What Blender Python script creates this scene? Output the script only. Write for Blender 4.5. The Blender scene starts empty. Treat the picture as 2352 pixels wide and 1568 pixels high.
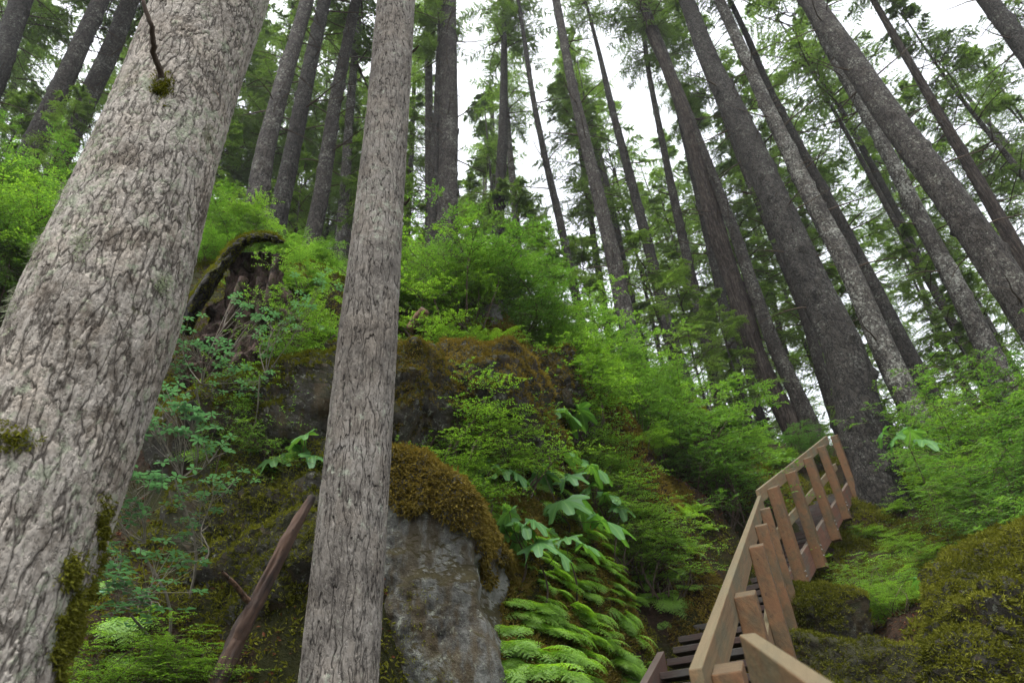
import bpy, math, random
import numpy as np
from math import radians, sin, cos, pi

# ------------------------------------------------------------------ camera, light, exposure
random.seed(7)
RS = np.random.RandomState(7)
scn = bpy.context.scene
COL = scn.collection
W, H, F = 2352., 1568., 1568.                  # units in which the photograph was measured
TH, RO = radians(34.4), radians(5.4)           # pitch up, roll
EYE = np.array([0, 0, 1.6])
_r0 = np.array([1, 0, 0.]); FW = np.array([0, cos(TH), sin(TH)]); _u0 = np.array([0, -sin(TH), cos(TH)])
RI = cos(RO) * _r0 - sin(RO) * _u0
UP = sin(RO) * _r0 + cos(RO) * _u0
from mathutils import Matrix, Vector
cd = bpy.data.cameras.new('camera'); cam = bpy.data.objects.new('camera', cd); COL.objects.link(cam)
m = Matrix.Identity(4)
for i in range(3):
    m[i][0] = RI[i]; m[i][1] = UP[i]; m[i][2] = -FW[i]; m[i][3] = EYE[i]
cam.matrix_world = m
cd.sensor_width = 36; cd.lens = 24; cd.clip_start = 0.05; cd.clip_end = 2000
cd.dof.use_dof = True; cd.dof.focus_distance = 4.2; cd.dof.aperture_fstop = 3.2
scn.camera = cam

SUN_EL, SUN_AZ = radians(74), radians(205)     # azimuth from +Y clockwise: behind the camera, a little left
wd = bpy.data.worlds.new('World'); scn.world = wd; wd.use_nodes = True
nt = wd.node_tree; nt.nodes.clear()
out = nt.nodes.new('ShaderNodeOutputWorld'); bg = nt.nodes.new('ShaderNodeBackground')
sky = nt.nodes.new('ShaderNodeTexSky'); sky.sky_type = 'NISHITA'; sky.sun_disc = False
sky.sun_elevation = SUN_EL; sky.sun_rotation = SUN_AZ; sky.air_density = 1.2; sky.dust_density = 4; sky.ozone_density = 1
hs = nt.nodes.new('ShaderNodeHueSaturation'); hs.inputs['Saturation'].default_value = 0.22
nt.links.new(sky.outputs[0], hs.inputs['Color']); nt.links.new(hs.outputs[0], bg.inputs[0]); nt.links.new(bg.outputs[0], out.inputs[0])
bg.inputs[1].default_value = 0.15
sl = bpy.data.lights.new('sun', 'SUN'); sl.energy = 1.1; sl.angle = radians(25); sl.color = (1, .97, .92)
so = bpy.data.objects.new('sun', sl); COL.objects.link(so)
sd = Vector((sin(SUN_AZ) * cos(SUN_EL), cos(SUN_AZ) * cos(SUN_EL), sin(SUN_EL)))
so.rotation_euler = sd.to_track_quat('Z', 'Y').to_euler()
scn.view_settings.view_transform = 'Standard'; scn.view_settings.look = 'None'
scn.view_settings.exposure = 1.8; scn.view_settings.gamma = 1
scn.cycles.max_bounces = 7; scn.cycles.diffuse_bounces = 4; scn.cycles.transmission_bounces = 5
scn.cycles.transparent_max_bounces = 4; scn.cycles.use_denoising = True
scn.cycles.use_adaptive_sampling = False

# ------------------------------------------------------------------ measuring helpers
def ray(x, y): return FW + RI * (x - W / 2) / F + UP * (H / 2 - y) / F
def P(x, y, d): return EYE + ray(x, y) * d
def unit(v): v = np.asarray(v, float); return v / np.linalg.norm(v)
def nrm(a): return a / np.maximum(np.linalg.norm(a, axis=-1, keepdims=True), 1e-9)

def hash3(ix, iy, iz, s):
    n = (ix * 374761393 + iy * 668265263 + iz * 2147483647 + s * 144665) & 0xffffffff
    n = ((n ^ (n >> 13)) * 1274126177) & 0xffffffff
    n = ((n ^ (n >> 16)) * 2246822519) & 0xffffffff
    return ((n ^ (n >> 15)) & 0xffffff) / float(0xffffff)
def vnoise(p, s=0):
    p = np.asarray(p, float); i = np.floor(p).astype(np.int64); f = p - i; f = f * f * (3 - 2 * f); r = 0
    for dx in (0, 1):
        wx = f[..., 0] if dx else 1 - f[..., 0]
        for dy in (0, 1):
            wy = f[..., 1] if dy else 1 - f[..., 1]
            for dz in (0, 1):
                wz = f[..., 2] if dz else 1 - f[..., 2]
                r = r + wx * wy * wz * hash3(i[..., 0] + dx, i[..., 1] + dy, i[..., 2] + dz, s)
    return r * 2 - 1
def fbm(p, s=0, o=4, g=.5):
    r = 0; a = 1; p = np.asarray(p, float)
    for k in range(o): r = r + a * vnoise(p * 2 ** k + 17.3 * k, s + k); a *= g
    return r

# ------------------------------------------------------------------ mesh helpers
class MB:
    """collects vertices and faces (quads, tris) with one material slot index and one random value per face"""
    def __init__(s): s.v = []; s.q = []; s.t = []; s.n = 0; s.qm = []; s.tm = []; s.qr = []; s.tr = []
    def quads(s, v, q, mi=0, r=None):
        v = np.asarray(v, float).reshape(-1, 3); q = np.asarray(q, int).reshape(-1, 4)
        s.v.append(v); s.q.append(q + s.n); s.n += len(v)
        s.qm.append(np.full(len(q), mi) if np.isscalar(mi) else np.asarray(mi)); s.qr.append(np.zeros(len(q)) + (0.5 if r is None else r)); return s
    def poly_box(s, c8, mi=0):
        """eight corners, bottom four counter-clockwise then top four"""
        return s.quads(c8, [(3, 2, 1, 0), (4, 5, 6, 7), (0, 1, 5, 4), (1, 2, 6, 5), (2, 3, 7, 6), (3, 0, 4, 7)], mi)
    def mesh(s, name, mats, smooth=False):
        v = np.concatenate(s.v); q = np.concatenate(s.q); me = bpy.data.meshes.new(name)
        me.vertices.add(len(v)); me.vertices.foreach_set('co', v.ravel())
        me.loops.add(q.size); me.loops.foreach_set('vertex_index', q.ravel().astype(np.int32))
        me.polygons.add(len(q)); me.polygons.foreach_set('loop_start', np.arange(0, q.size, 4, dtype=np.int32))
        me.polygons.foreach_set('material_index', np.concatenate(s.qm).astype(np.int32))
        me.polygons.foreach_set('use_smooth', np.full(len(q), smooth))
        at = me.attributes.new('rnd', 'FLOAT', 'FACE'); at.data.foreach_set('value', np.concatenate(s.qr).astype(np.float32))
        for m_ in mats: me.materials.append(m_)
        me.update(calc_edges=True); me.validate()
        return me
def link(name, me, parent=None, loc=None):
    o = bpy.data.objects.new(name, me); COL.objects.link(o)
    if parent is not None: o.parent = parent
    if loc is not None: o.location = loc
    return o
def tag(o, label=None, cat=None, group=None, kind=None):
    if label: o['label'] = label
    if cat: o['category'] = cat
    if group: o['group'] = group
    if kind: o['kind'] = kind
    return o
def thing(name, loc, label, cat, group=None, rz=0, sc=1.0):
    o = bpy.data.objects.new(name, None); COL.objects.link(o); o.location = loc; o.rotation_euler = (0, 0, rz); o.scale = (sc,) * 3
    o.empty_display_size = .1
    return tag(o, label, cat, group)

def tubes(mb, pts, rad, sides=5, mi=0, r=None):
    """pts (N,K,3), rad (N,K)"""
    pts = np.asarray(pts, float); rad = np.asarray(rad, float); N, K, _ = pts.shape
    t = nrm(np.gradient(pts, axis=1)); ref = np.where(np.abs(t[..., 2:3]) > .9, np.array([1., 0, 0]), np.array([0, 0, 1.]))
    a = nrm(np.cross(t, ref)); b = np.cross(t, a)
    th = np.arange(sides) * 2 * pi / sides
    v = pts[:, :, None] + rad[:, :, None, None] * (a[:, :, None] * np.cos(th)[:, None] + b[:, :, None] * np.sin(th)[:, None])
    idx = np.arange(N * K * sides).reshape(N, K, sides)
    i0 = idx[:, :-1]; i1 = idx[:, 1:]
    q = np.stack([i0, np.roll(i0, -1, 2), np.roll(i1, -1, 2), i1], -1).reshape(-1, 4)
    return mb.quads(v, q, mi, r)
def leaves(mb, base, d, n, L, Wd, mi=0, r=None, bend=.15, wide=.45):
    """kite leaves folded a little along the middle: base (N,3), direction, normal, length, width"""
    N = len(base); d = nrm(d); s = nrm(np.cross(d, n)); n = np.cross(s, d)
    L = np.broadcast_to(L, (N,))[:, None]; Wd = np.broadcast_to(Wd, (N,))[:, None]
    mid = base + d * L * wide
    v = np.stack([base, mid + s * Wd / 2 + n * Wd * bend, base + d * L - n * L * bend * .8, mid - s * Wd / 2 + n * Wd * bend], 1)
    q = np.arange(N * 4).reshape(N, 4)
    return mb.quads(v, q, mi, RS.rand(N) if r is None else r)

# ------------------------------------------------------------------ materials
def new_mat(name):
    m_ = bpy.data.materials.new(name); m_.use_nodes = True; t = m_.node_tree; t.nodes.clear()
    return m_, t, t.nodes.new('ShaderNodeOutputMaterial')
def N(t, typ, **k):
    n = t.nodes.new(typ)
    for a, b in k.items():
        if a.startswith('i_'):
            key = a[2:]; n.inputs[int(key) if key.isdigit() else key].default_value = b
        else: setattr(n, a, b)
    return n
def ramp(t, src, stops, interp='LINEAR'):
    r = t.nodes.new('ShaderNodeValToRGB'); r.color_ramp.interpolation = interp; e = r.color_ramp.elements
    while len(e) > 1: e.remove(e[-1])
    e[0].position = stops[0][0]; e[0].color = (*stops[0][1], 1)
    for p_, c in stops[1:]: x = e.new(p_); x.color = (*c, 1)
    t.links.new(src, r.inputs[0]); return r.outputs[0]
def g(v): return (v, v, v)
def math_(t, op, a, b=None, c=None):
    n = t.nodes.new('ShaderNodeMath'); n.operation = op
    for i, x in enumerate((a, b, c)):
        if x is None: continue
        if isinstance(x, (int, float)): n.inputs[i].default_value = x
        else: t.links.new(x, n.inputs[i])
    return n.outputs[0]
def mixc(t, fac, a, b, mode='MIX'):
    n = t.nodes.new('ShaderNodeMix'); n.data_type = 'RGBA'; n.blend_type = mode
    for sk, x in ((n.inputs[0], fac), (n.inputs[6], a), (n.inputs[7], b)):
        if isinstance(x, (int, float)): sk.default_value = x
        elif isinstance(x, tuple): sk.default_value = (*x, 1)
        else: t.links.new(x, sk)
    return n.outputs[2]
def coords(t, scale=(1, 1, 1), warp=0, wscale=3):
    tc = N(t, 'ShaderNodeTexCoord'); src = tc.outputs['Object']
    if warp:
        nz = N(t, 'ShaderNodeTexNoise', i_Scale=wscale, i_Detail=2.0); t.links.new(src, nz.inputs['Vector'])
        vm = N(t, 'ShaderNodeVectorMath', operation='MULTIPLY_ADD'); vm.inputs[1].default_value = (warp,) * 3
        t.links.new(nz.outputs['Color'], vm.inputs[0]); t.links.new(src, vm.inputs[2]); src = vm.outputs[0]
    mp = N(t, 'ShaderNodeMapping'); mp.inputs['Scale'].default_value = scale; t.links.new(src, mp.inputs[0]); return mp.outputs[0]
def noise(t, vec, scale, detail=4, rough=.55, w=None):
    n = N(t, 'ShaderNodeTexNoise', i_Scale=scale, i_Detail=float(detail), i_Roughness=rough); t.links.new(vec, n.inputs['Vector']); return n.outputs['Fac']
def finish(t, o, col, rough=.9, bump=None, bs=.5, bd=.02, spec=.2):
    b = N(t, 'ShaderNodeBsdfPrincipled', i_Roughness=rough); b.inputs['Specular IOR Level'].default_value = spec
    if isinstance(col, tuple): b.inputs['Base Color'].default_value = (*col, 1)
    else: t.links.new(col, b.inputs['Base Color'])
    if bump is not None:
        bm = N(t, 'ShaderNodeBump', i_Strength=bs, i_Distance=bd); t.links.new(bump, bm.inputs['Height']); t.links.new(bm.outputs[0], b.inputs['Normal'])
    t.links.new(b.outputs[0], o.inputs[0]); return b

def leaf_mat(name, c0, c1, trans=.45, tcol=None, gloss=.25):
    m_, t, o = new_mat(name)
    a = N(t, 'ShaderNodeAttribute', attribute_name='rnd')
    oi = N(t, 'ShaderNodeObjectInfo')
    f = math_(t, 'MULTIPLY_ADD', oi.outputs['Random'], .3, math_(t, 'MULTIPLY', a.outputs['Fac'], .7))
    c = ramp(t, f, [(0, c0), (1, c1)])
    d = N(t, 'ShaderNodeBsdfDiffuse'); t.links.new(c, d.inputs[0])
    tr = N(t, 'ShaderNodeBsdfTranslucent')
    tc = mixc(t, 1.0, c, tcol or (1.5, 1.6, .55), 'MULTIPLY'); t.links.new(tc, tr.inputs[0])
    gl = N(t, 'ShaderNodeBsdfGlossy', i_Roughness=.45); gl.inputs[0].default_value = (.8, .9, 1, 1)
    m1 = N(t, 'ShaderNodeMixShader', i_0=trans); t.links.new(d.outputs[0], m1.inputs[1]); t.links.new(tr.outputs[0], m1.inputs[2])
    m2 = N(t, 'ShaderNodeMixShader', i_0=.09 * gloss); t.links.new(m1.outputs[0], m2.inputs[1]); t.links.new(gl.outputs[0], m2.inputs[2])
    t.links.new(m2.outputs[0], o.inputs[0]); return m_

M = {}
M['needle'] = leaf_mat('needles', (.055, .095, .035), (.12, .19, .06), .6)
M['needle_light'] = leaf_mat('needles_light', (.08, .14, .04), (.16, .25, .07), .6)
M['shrub'] = leaf_mat('shrub_leaf', (.06, .135, .022), (.16, .275, .045), .5)
M['shrub_b'] = leaf_mat('shrub_leaf_b', (.04, .10, .022), (.11, .215, .045), .5)
M['shrub_c'] = leaf_mat('shrub_leaf_c', (.055, .12, .03), (.13, .235, .055), .5)
M['fern'] = leaf_mat('fern_leaf', (.11, .22, .025), (.24, .40, .055), .45)
M['club'] = leaf_mat('broad_leaf', (.055, .14, .04), (.13, .25, .075), .4, gloss=.15)
M['azalea'] = leaf_mat('whorled_leaf', (.075, .15, .09), (.115, .21, .125), .3, (1.2, 1.6, .8), gloss=.6)
M['moss_orange'] = leaf_mat('feather_moss', (.04, .034, .010), (.20, .155, .036), .25, (1.2, 1.1, .5), 0)
M['moss_green'] = leaf_mat('green_moss', (.04, .045, .007), (.16, .165, .025), .25, (1.3, 1.3, .5), 0)
M['litter'] = leaf_mat('leaf_litter', (.03, .014, .008), (.12, .05, .025), .1, (1, 1, 1), 0)

def wood_simple(name, c):
    m_, t, o = new_mat(name); v = coords(t, (1, 1, 1)); f = noise(t, v, 30, 3)
    finish(t, o, mixc(t, f, tuple(x * .6 for x in c), tuple(x * 1.5 for x in c)), .9, f, .5, .004); return m_
M['twig'] = wood_simple('twig_wood', (.055, .04, .028))
M['twig_grey'] = wood_simple('grey_twig_wood', (.14, .125, .10))

def bark(name, dark, mid, pale, lichen, sc=(26, 26, 7), crack=.12, lamt=.45, disp=0, bd=.02, moss=0.0, red=0.0, plate=1.0, cd_=.9, hard=0, wp=.03):
    """fissures are the zero lines of stretched noise, plates between them carry flakes and blotches"""
    m_, t, o = new_mat(name); raw = coords(t); k = sc[0]
    def fiss(v, s_, det):
        n = noise(t, v, s_, det, .55); return math_(t, 'MULTIPLY', math_(t, 'ABSOLUTE', math_(t, 'SUBTRACT', n, .5)), 2)
    v1 = coords(t, (1, 1, sc[2] / k), wp, 7); v2 = coords(t, (1, 1, min(1, 1.7 * sc[2] / k)), wp * .6, 15)
    f1 = fiss(v1, k * .42, 2); f2 = fiss(v2, k * .9, 3)
    e1 = ramp(t, f1, [(0, g(0)), (crack, g(.8)), (crack * 2.5, g(1))]); e2 = ramp(t, f2, [(0, g(.5)), (crack * .8, g(.9)), (crack * 2, g(1))])
    edge = math_(t, 'MULTIPLY', e1, e2)
    vc = N(t, 'ShaderNodeTexVoronoi', feature='SMOOTH_F1', i_Scale=k * 1.1, i_Smoothness=.5); t.links.new(coords(t, (1, 1, .55), .05, 13), vc.inputs['Vector'])
    flake = math_(t, 'SUBTRACT', 1, vc.outputs['Distance'])
    big = noise(t, raw, 2.2, 3); mids = noise(t, raw, 8, 6, .65); fine = noise(t, coords(t, (1, 1, .4)), 90, 5, .7)
    strk = noise(t, coords(t, (1, 1, .16), .02, 6), 38, 5, .65)
    pc = N(t, 'ShaderNodeTexVoronoi', feature='F1', i_Scale=1.0); t.links.new(coords(t, (16, 16, 6), .25, 7), pc.inputs['Vector']); ps = N(t, 'ShaderNodeSeparateColor'); t.links.new(pc.outputs['Color'], ps.inputs[0])
    A_ = lambda a, b: math_(t, 'ADD', a, b)
    X_ = lambda a, b: math_(t, 'MULTIPLY', a, b)
    tone = A_(X_(math_(t, 'SUBTRACT', ps.outputs[0], .5), .16 * hard), A_(A_(X_(flake, .16 * plate), X_(big, .25 + .15 * hard)), A_(X_(mids, .45), X_(A_(X_(fine, .5 - .25 * hard), X_(strk, .5 + .3 * hard)), .38))))
    c = ramp(t, tone, [(.38 + hard * .03, dark), (.56 - hard * .02, mid), (.76 - hard * .07, pale)])
    hue = noise(t, raw, 5, 4, .6); c = mixc(t, ramp(t, hue, [(.45, g(0)), (.6, g(.45))]), c, mixc(t, 1.0, c, (1.05, .98, .90), 'MULTIPLY'))
    c = mixc(t, ramp(t, math_(t, 'MULTIPLY', edge, math_(t, 'ADD', .6, math_(t, 'MULTIPLY', fine, .8))), [(.1, g(cd_)), (.75, g(0))]), c, dark)
    lf = ramp(t, math_(t, 'ADD', noise(t, raw, 19, 7, .75), math_(t, 'MULTIPLY', big, .35)), [(.66 + (1 - lamt) * .14, g(0)), (.74 + (1 - lamt) * .14, g(1))])
    c = mixc(t, math_(t, 'MULTIPLY', lf, .8), c, lichen)
    if red:
        rf = ramp(t, noise(t, coords(t, (2.2, 2.2, 9)), 1, 5, .7), [(.69, g(0)), (.75, g(1))]); c = mixc(t, math_(t, 'MULTIPLY', rf, red), c, (.26, .12, .07))
    if moss:
        mf = ramp(t, noise(t, raw, 4, 6, .7), [(.62, g(0)), (.72, g(1))]); c = mixc(t, math_(t, 'MULTIPLY', mf, moss), c, (.06, .065, .02))
    h = math_(t, 'ADD', math_(t, 'MULTIPLY', edge, .55), math_(t, 'ADD', math_(t, 'MULTIPLY', flake, .35 * plate), math_(t, 'ADD', math_(t, 'MULTIPLY', strk, .5 + .5 * hard), math_(t, 'MULTIPLY', fine, .35))))
    finish(t, o, c, .92, h if not disp else fine, .8 if not disp else .5, bd if not disp else .005, .15)
    if disp:
        dn = N(t, 'ShaderNodeDisplacement', i_Scale=disp, i_Midlevel=.9); t.links.new(h, dn.inputs[0]); t.links.new(dn.outputs[0], o.inputs['Displacement'])
        m_.displacement_method = 'BOTH'
    return m_
M['bark_near'] = bark('flaky_grey_bark', (.03, .024, .019), (.126, .109, .090), (.295, .27, .236), (.23, .25, .18), (56, 56, 15), .085, .62, disp=.012, red=.7, moss=.7, plate=.9, cd_=.85, hard=.7, wp=.014)
M['bark_second'] = bark('furrowed_grey_bark', (.03, .026, .023), (.152, .138, .120), (.28, .262, .236), (.27, .29, .23), (62, 62, 11), .065, .3, disp=.013, plate=.35)
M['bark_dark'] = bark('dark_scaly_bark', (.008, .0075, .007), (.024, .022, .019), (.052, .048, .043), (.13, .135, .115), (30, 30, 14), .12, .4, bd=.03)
M['bark_mid'] = bark('brown_scaly_bark', (.010, .009, .008), (.034, .030, .026), (.078, .071, .063), (.19, .195, .165), (34, 34, 14), .12, .45, bd=.03)
M['bark_pale'] = bark('lichened_bark', (.014, .0125, .011), (.050, .046, .040), (.12, .112, .10), (.29, .30, .26), (34, 34, 14), .12, .6, bd=.03)
M['bark_red'] = bark('fluted_reddish_bark', (.012, .009, .008), (.048, .038, .031), (.10, .083, .07), (.12, .115, .10), (40, 40, 3), .2, .1, bd=.04)


def rock_mat(name, c0, c1, mossc, amt):
    m_, t, o = new_mat(name); raw = coords(t)
    a = noise(t, raw, 3, 6, .65); b = noise(t, raw, 40, 5, .7); cc = noise(t, coords(t, (1, 1, .3)), 9, 5, .6)
    c = ramp(t, math_(t, 'ADD', math_(t, 'MULTIPLY', a, .6), math_(t, 'MULTIPLY', b, .4)), [(.38, c0), (.62, c1)])
    lf = ramp(t, noise(t, raw, 22, 6, .75), [(.56, g(0)), (.62, g(1))]); c = mixc(t, math_(t, 'MULTIPLY', lf, .6), c, (.27, .29, .23))
    st = ramp(t, cc, [(.48, g(0)), (.58, g(1))]); c = mixc(t, math_(t, 'MULTIPLY', st, .75), c, (.05, .035, .014))
    geo = N(t, 'ShaderNodeNewGeometry'); sx = N(t, 'ShaderNodeSeparateXYZ'); t.links.new(geo.outputs['True Normal'], sx.inputs[0])
    mf = math_(t, 'ADD', math_(t, 'MULTIPLY', sx.outputs[2], .35), math_(t, 'ADD', noise(t, raw, 2.6, 6, .7), amt - .5))
    mf = ramp(t, mf, [(.50, g(0)), (.60, g(1))])
    mc = mixc(t, b, tuple(x * .5 for x in mossc), tuple(x * 1.5 for x in mossc))
    c = mixc(t, mf, c, mc)
    finish(t, o, c, .9, math_(t, 'ADD', math_(t, 'MULTIPLY', b, .5), math_(t, 'ADD', a, math_(t, 'MULTIPLY', noise(t, raw, 130, 3), .3))), .8, .03, .25); return m_
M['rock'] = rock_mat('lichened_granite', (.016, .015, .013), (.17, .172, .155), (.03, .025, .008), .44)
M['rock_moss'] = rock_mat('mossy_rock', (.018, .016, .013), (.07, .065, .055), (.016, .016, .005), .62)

m_, t, o = new_mat('forest_soil'); raw = coords(t)
a = noise(t, raw, 1.3, 6, .65); b = noise(t, raw, 24, 6, .7)
c = ramp(t, b, [(.3, (.008, .006, .004)), (.6, (.035, .021, .013)), (.8, (.075, .042, .026))])
c = mixc(t, ramp(t, a, [(.46, g(0)), (.56, g(1))]), c, mixc(t, b, (.008, .010, .003), (.035, .036, .010)))
finish(t, o, c, .95, math_(t, 'ADD', b, math_(t, 'MULTIPLY', noise(t, raw, 90, 4), .5)), .9, .05, .1); M['soil'] = m_

def plank_mat(name, axis, base, grey, dark, redd):
    """timber with the grain along a world direction"""
    m_, t, o = new_mat(name)
    tc = N(t, 'ShaderNodeTexCoord'); ax = unit(axis); p1 = unit(np.cross(ax, [0, 0, 1.]) + 1e-6); p2 = np.cross(ax, p1)
    cx = N(t, 'ShaderNodeCombineXYZ')
    for i, (vv, s) in enumerate(((ax, 1.6), (p1, 22), (p2, 22))):
        dt = N(t, 'ShaderNodeVectorMath', operation='DOT_PRODUCT'); dt.inputs[1].default_value = tuple(vv * s); t.links.new(tc.outputs['Object'], dt.inputs[0]); t.links.new(dt.outputs['Value'], cx.inputs[i])
    gr = noise(t, cx.outputs[0], 2.2, 7, .7); raw = coords(t)
    n1 = noise(t, raw, 3.5, 4, .6); n2 = noise(t, raw, 30, 4, .7)
    gr2 = noise(t, cx.outputs[0], .7, 5, .6)
    c = ramp(t, gr, [(.32, tuple(x * .55 for x in base)), (.5, base), (.68, tuple(x * 1.45 for x in base))])
    c = mixc(t, ramp(t, math_(t, 'ADD', math_(t, 'MULTIPLY', n1, .5), math_(t, 'MULTIPLY', gr2, .5)), [(.45, g(0)), (.60, g(1))]), c, redd)
    c = mixc(t, ramp(t, math_(t, 'ADD', math_(t, 'MULTIPLY', n1, .6), math_(t, 'MULTIPLY', gr2, .4)), [(.38, g(1)), (.5, g(0))]), c, grey)
    c = mixc(t, ramp(t, n2, [(.62, g(0)), (.72, g(.8))]), c, dark)
    geo = N(t, 'ShaderNodeNewGeometry'); sx = N(t, 'ShaderNodeSeparateXYZ'); t.links.new(geo.outputs['True Normal'], sx.inputs[0])
    top = ramp(t, math_(t, 'ADD', sx.outputs[2], math_(t, 'MULTIPLY', n2, .2)), [(.6, g(0)), (.9, g(1))])
    c = mixc(t, math_(t, 'MULTIPLY', top, .75), c, mixc(t, gr, tuple(x * .6 for x in grey), tuple(x * 1.3 for x in grey)))
    finish(t, o, c, .8, math_(t, 'ADD', gr, math_(t, 'MULTIPLY', n2, .3)), .6, .006, .3); return m_
V1 = unit(ray(1797, 995)); V2 = unit(ray(2150, 802))
ZUP = np.array([0, 0, 1.])
M['plank1'] = plank_mat('rail_timber', V1, (.105, .072, .034), (.078, .066, .036), (.018, .014, .009), (.115, .066, .030))
M['plank2'] = plank_mat('rail_timber_b', V2, (.12, .085, .042), (.09, .082, .05), (.02, .017, .012), (.115, .07, .034))
M['post'] = plank_mat('post_timber', ZUP, (.085, .047, .019), (.05, .038, .019), (.012, .008, .005), (.10, .046, .018))
M['tread'] = plank_mat('dark_timber', np.cross(V1, ZUP), (.035, .028, .024), (.05, .047, .042), (.015, .012, .01), (.04, .022, .018))
M['stringer1'] = plank_mat('stringer_timber', V1, (.06, .04, .03), (.07, .058, .05), (.02, .015, .012), (.075, .04, .03))
M['stringer2'] = plank_mat('red_stringer_timber', V2, (.09, .045, .03), (.075, .065, .05), (.02, .014, .011), (.12, .05, .032))
M['metal'], t, o = new_mat('galvanised_bolt'); b_ = finish(t, o, (.25, .25, .25), .5); b_.inputs['Metallic'].default_value = 1

# ------------------------------------------------------------------ terrain
ctrl = []
def cp(x, y, d): ctrl.append(P(x, y, d))
for a in [(250,1540,3.3),(470,1530,3.7),(640,1560,4.2),(420,1200,4.6),(560,1120,4.6),(700,1150,4.6),(330,1000,5.6),(560,930,5.4),(760,850,5.6),
          (440,760,6.6),(640,760,6.8),(760,700,7.6),(450,600,8.2),(560,600,8.6),(120,700,8.2),(0,760,7.2),(0,600,9.5),(80,450,12.5),(230,430,13),(600,520,12),(720,640,11),
          (900,720,9.2),(960,760,8),(1010,720,9.8),(1150,750,9.2),(930,980,6.2),(1200,860,7.4),(1150,1050,6.2),(900,1080,5.6),(1030,1130,5.9),(1280,950,7.6),
          (1200,1220,5.9),(1260,1300,5.2),(820,1500,5.0),(900,1450,5.2),(940,1560,4.9),(760,1500,4.8),(1000,1680,3.1),(860,1680,3.2),(1130,1680,3.2),(1000,1620,3.9),(1110,1610,3.9),(1040,1300,5.8),(1350,1180,6.3),(1300,1430,4.7),(1300,1560,4.4),(1425,1530,5.5),(1480,1300,7.0),(1560,1190,8.2),(1640,1240,9.0),(1600,1080,8.8),(1450,1000,8),
          (1400,880,9),(1600,960,10.5),(1700,1060,12),(1800,1040,14),(1500,1400,6.8),(1415,1600,4.9),(1480,1640,3.6),(1400,1660,3.3),(1550,1640,3.2),(1300,1640,3.6),(1600,1640,3.0),
          (2010,1130,12.3),(2060,1260,9.5),(2130,1150,12),(2330,1080,13),(2350,1200,9),(2180,1260,7.6),(2000,1400,6.4),(2100,1520,5),(2300,1480,4.8),(1900,1480,6)]: cp(*a)
WID = 1.0; HR = .95
A1 = P(1612, 1532, 1.95); B1 = P(1745, 1135, 1.95 * 568 / 149)
L1 = unit([-V1[1], V1[0], 0]); H1 = unit([V1[0], V1[1], 0]); LEN1 = np.linalg.norm(B1 - A1)
A2 = P(1742.5, 1123.6, 7.4); L2 = unit([-V2[1], V2[0], 0]); H2 = unit([V2[0], V2[1], 0]); LEN2 = 5.45
for s_ in (0, 1.5, 3, 4.5): ctrl.append(A1 + V1 * s_ + L1 * .5 - ZUP * 1.75)
for s_ in (1.5, 3, 4.5): ctrl.append(A1 + V1 * s_ + L1 * 1.05 - ZUP * 1.45)
for s_ in (0.2, 2.0, 4.0): ctrl.append(A2 + V2 * s_ + L2 * .4 - ZUP * 1.7); ctrl.append(A2 + V2 * s_ - L2 * .7 - ZUP * 1.9)
for a_, el_, r_ in ((-60, 34, 14), (-40, 37.5, 15), (-25, 38, 14), (-10, 36, 13), (3, 33, 13), (15, 27, 13), (25, 21, 15), (38, 18.5, 16), (55, 15, 16)):
    z_ = 1.6 + r_ * math.tan(radians(el_)); a_ = radians(a_)
    for k, rr in ((0, r_), (1.0, 24), (1.2, 45), (1.5, 90), (2, 240)): ctrl.append(np.array([sin(a_) * rr, cos(a_) * rr, z_ + k]))
for a_ in range(70, 300, 20):
    for rr, zz in ((1.2, -.05), (4, -.8), (12, -3), (60, -16), (240, -60)):
        if a_ < 100 or a_ > 260: zz = zz * .2
        ctrl.append(np.array([sin(radians(a_)) * rr, cos(radians(a_)) * rr, zz]))
ctrl += [np.array([0, 0, 0]), np.array([-.8, .8, 0.1]), np.array([.8, .7, 0.]), np.array([0, 1.6, .25]), np.array([-1.6, 1.7, .6]), np.array([1.9, 1.2, .3])]
ctrl = np.array(ctrl)
def _phi(r): return np.sqrt(r * r + .25)
_A = _phi(np.linalg.norm(ctrl[:, None, :2] - ctrl[None, :, :2], axis=-1))
_n = len(ctrl); _K = np.zeros((_n + 3, _n + 3)); _K[:_n, :_n] = _A - np.eye(_n) * .03
_K[:_n, _n] = 1; _K[:_n, _n + 1:] = ctrl[:, :2]; _K[_n:, :_n] = _K[:_n, _n:].T
_w = np.linalg.solve(_K, np.concatenate([ctrl[:, 2], [0, 0, 0]]))
def ground(x, y, rough=True):
    x = np.asarray(x, float); y = np.asarray(y, float); sh = x.shape; q = np.stack([x.ravel(), y.ravel()], -1); z = np.zeros(len(q))
    for i in range(0, len(q), 20000):
        c = q[i:i + 20000]; z[i:i + 20000] = _phi(np.linalg.norm(c[:, None] - ctrl[None, :, :2], axis=-1)) @ _w[:_n] + _w[_n] + c @ _w[_n + 1:]
    r = np.hypot(q[:, 0], q[:, 1])
    if rough:
        k = np.clip((r - 1.2) / 2, 0, 1)
        p3 = np.stack([q[:, 0], q[:, 1], z * .7], -1)
        nr = np.clip((14 - r) / 6, 0, 1); dl_ = q - A1[:2]; s__ = dl_ @ H1[:2]; l__ = dl_ @ L1[:2]; k = k * np.where((s__ > -1) & (s__ < 5.6) & (l__ > -.7) & (l__ < 1.5), .25, 1); led = fbm(p3 * .9, 3, 3); z = z + k * (led * .22 + fbm(p3 * 3.2, 9, 4) * .11 * nr + fbm(p3 * 4.5, 9, 3) * .04 * (1 - nr))
    return z.reshape(sh)
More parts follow.
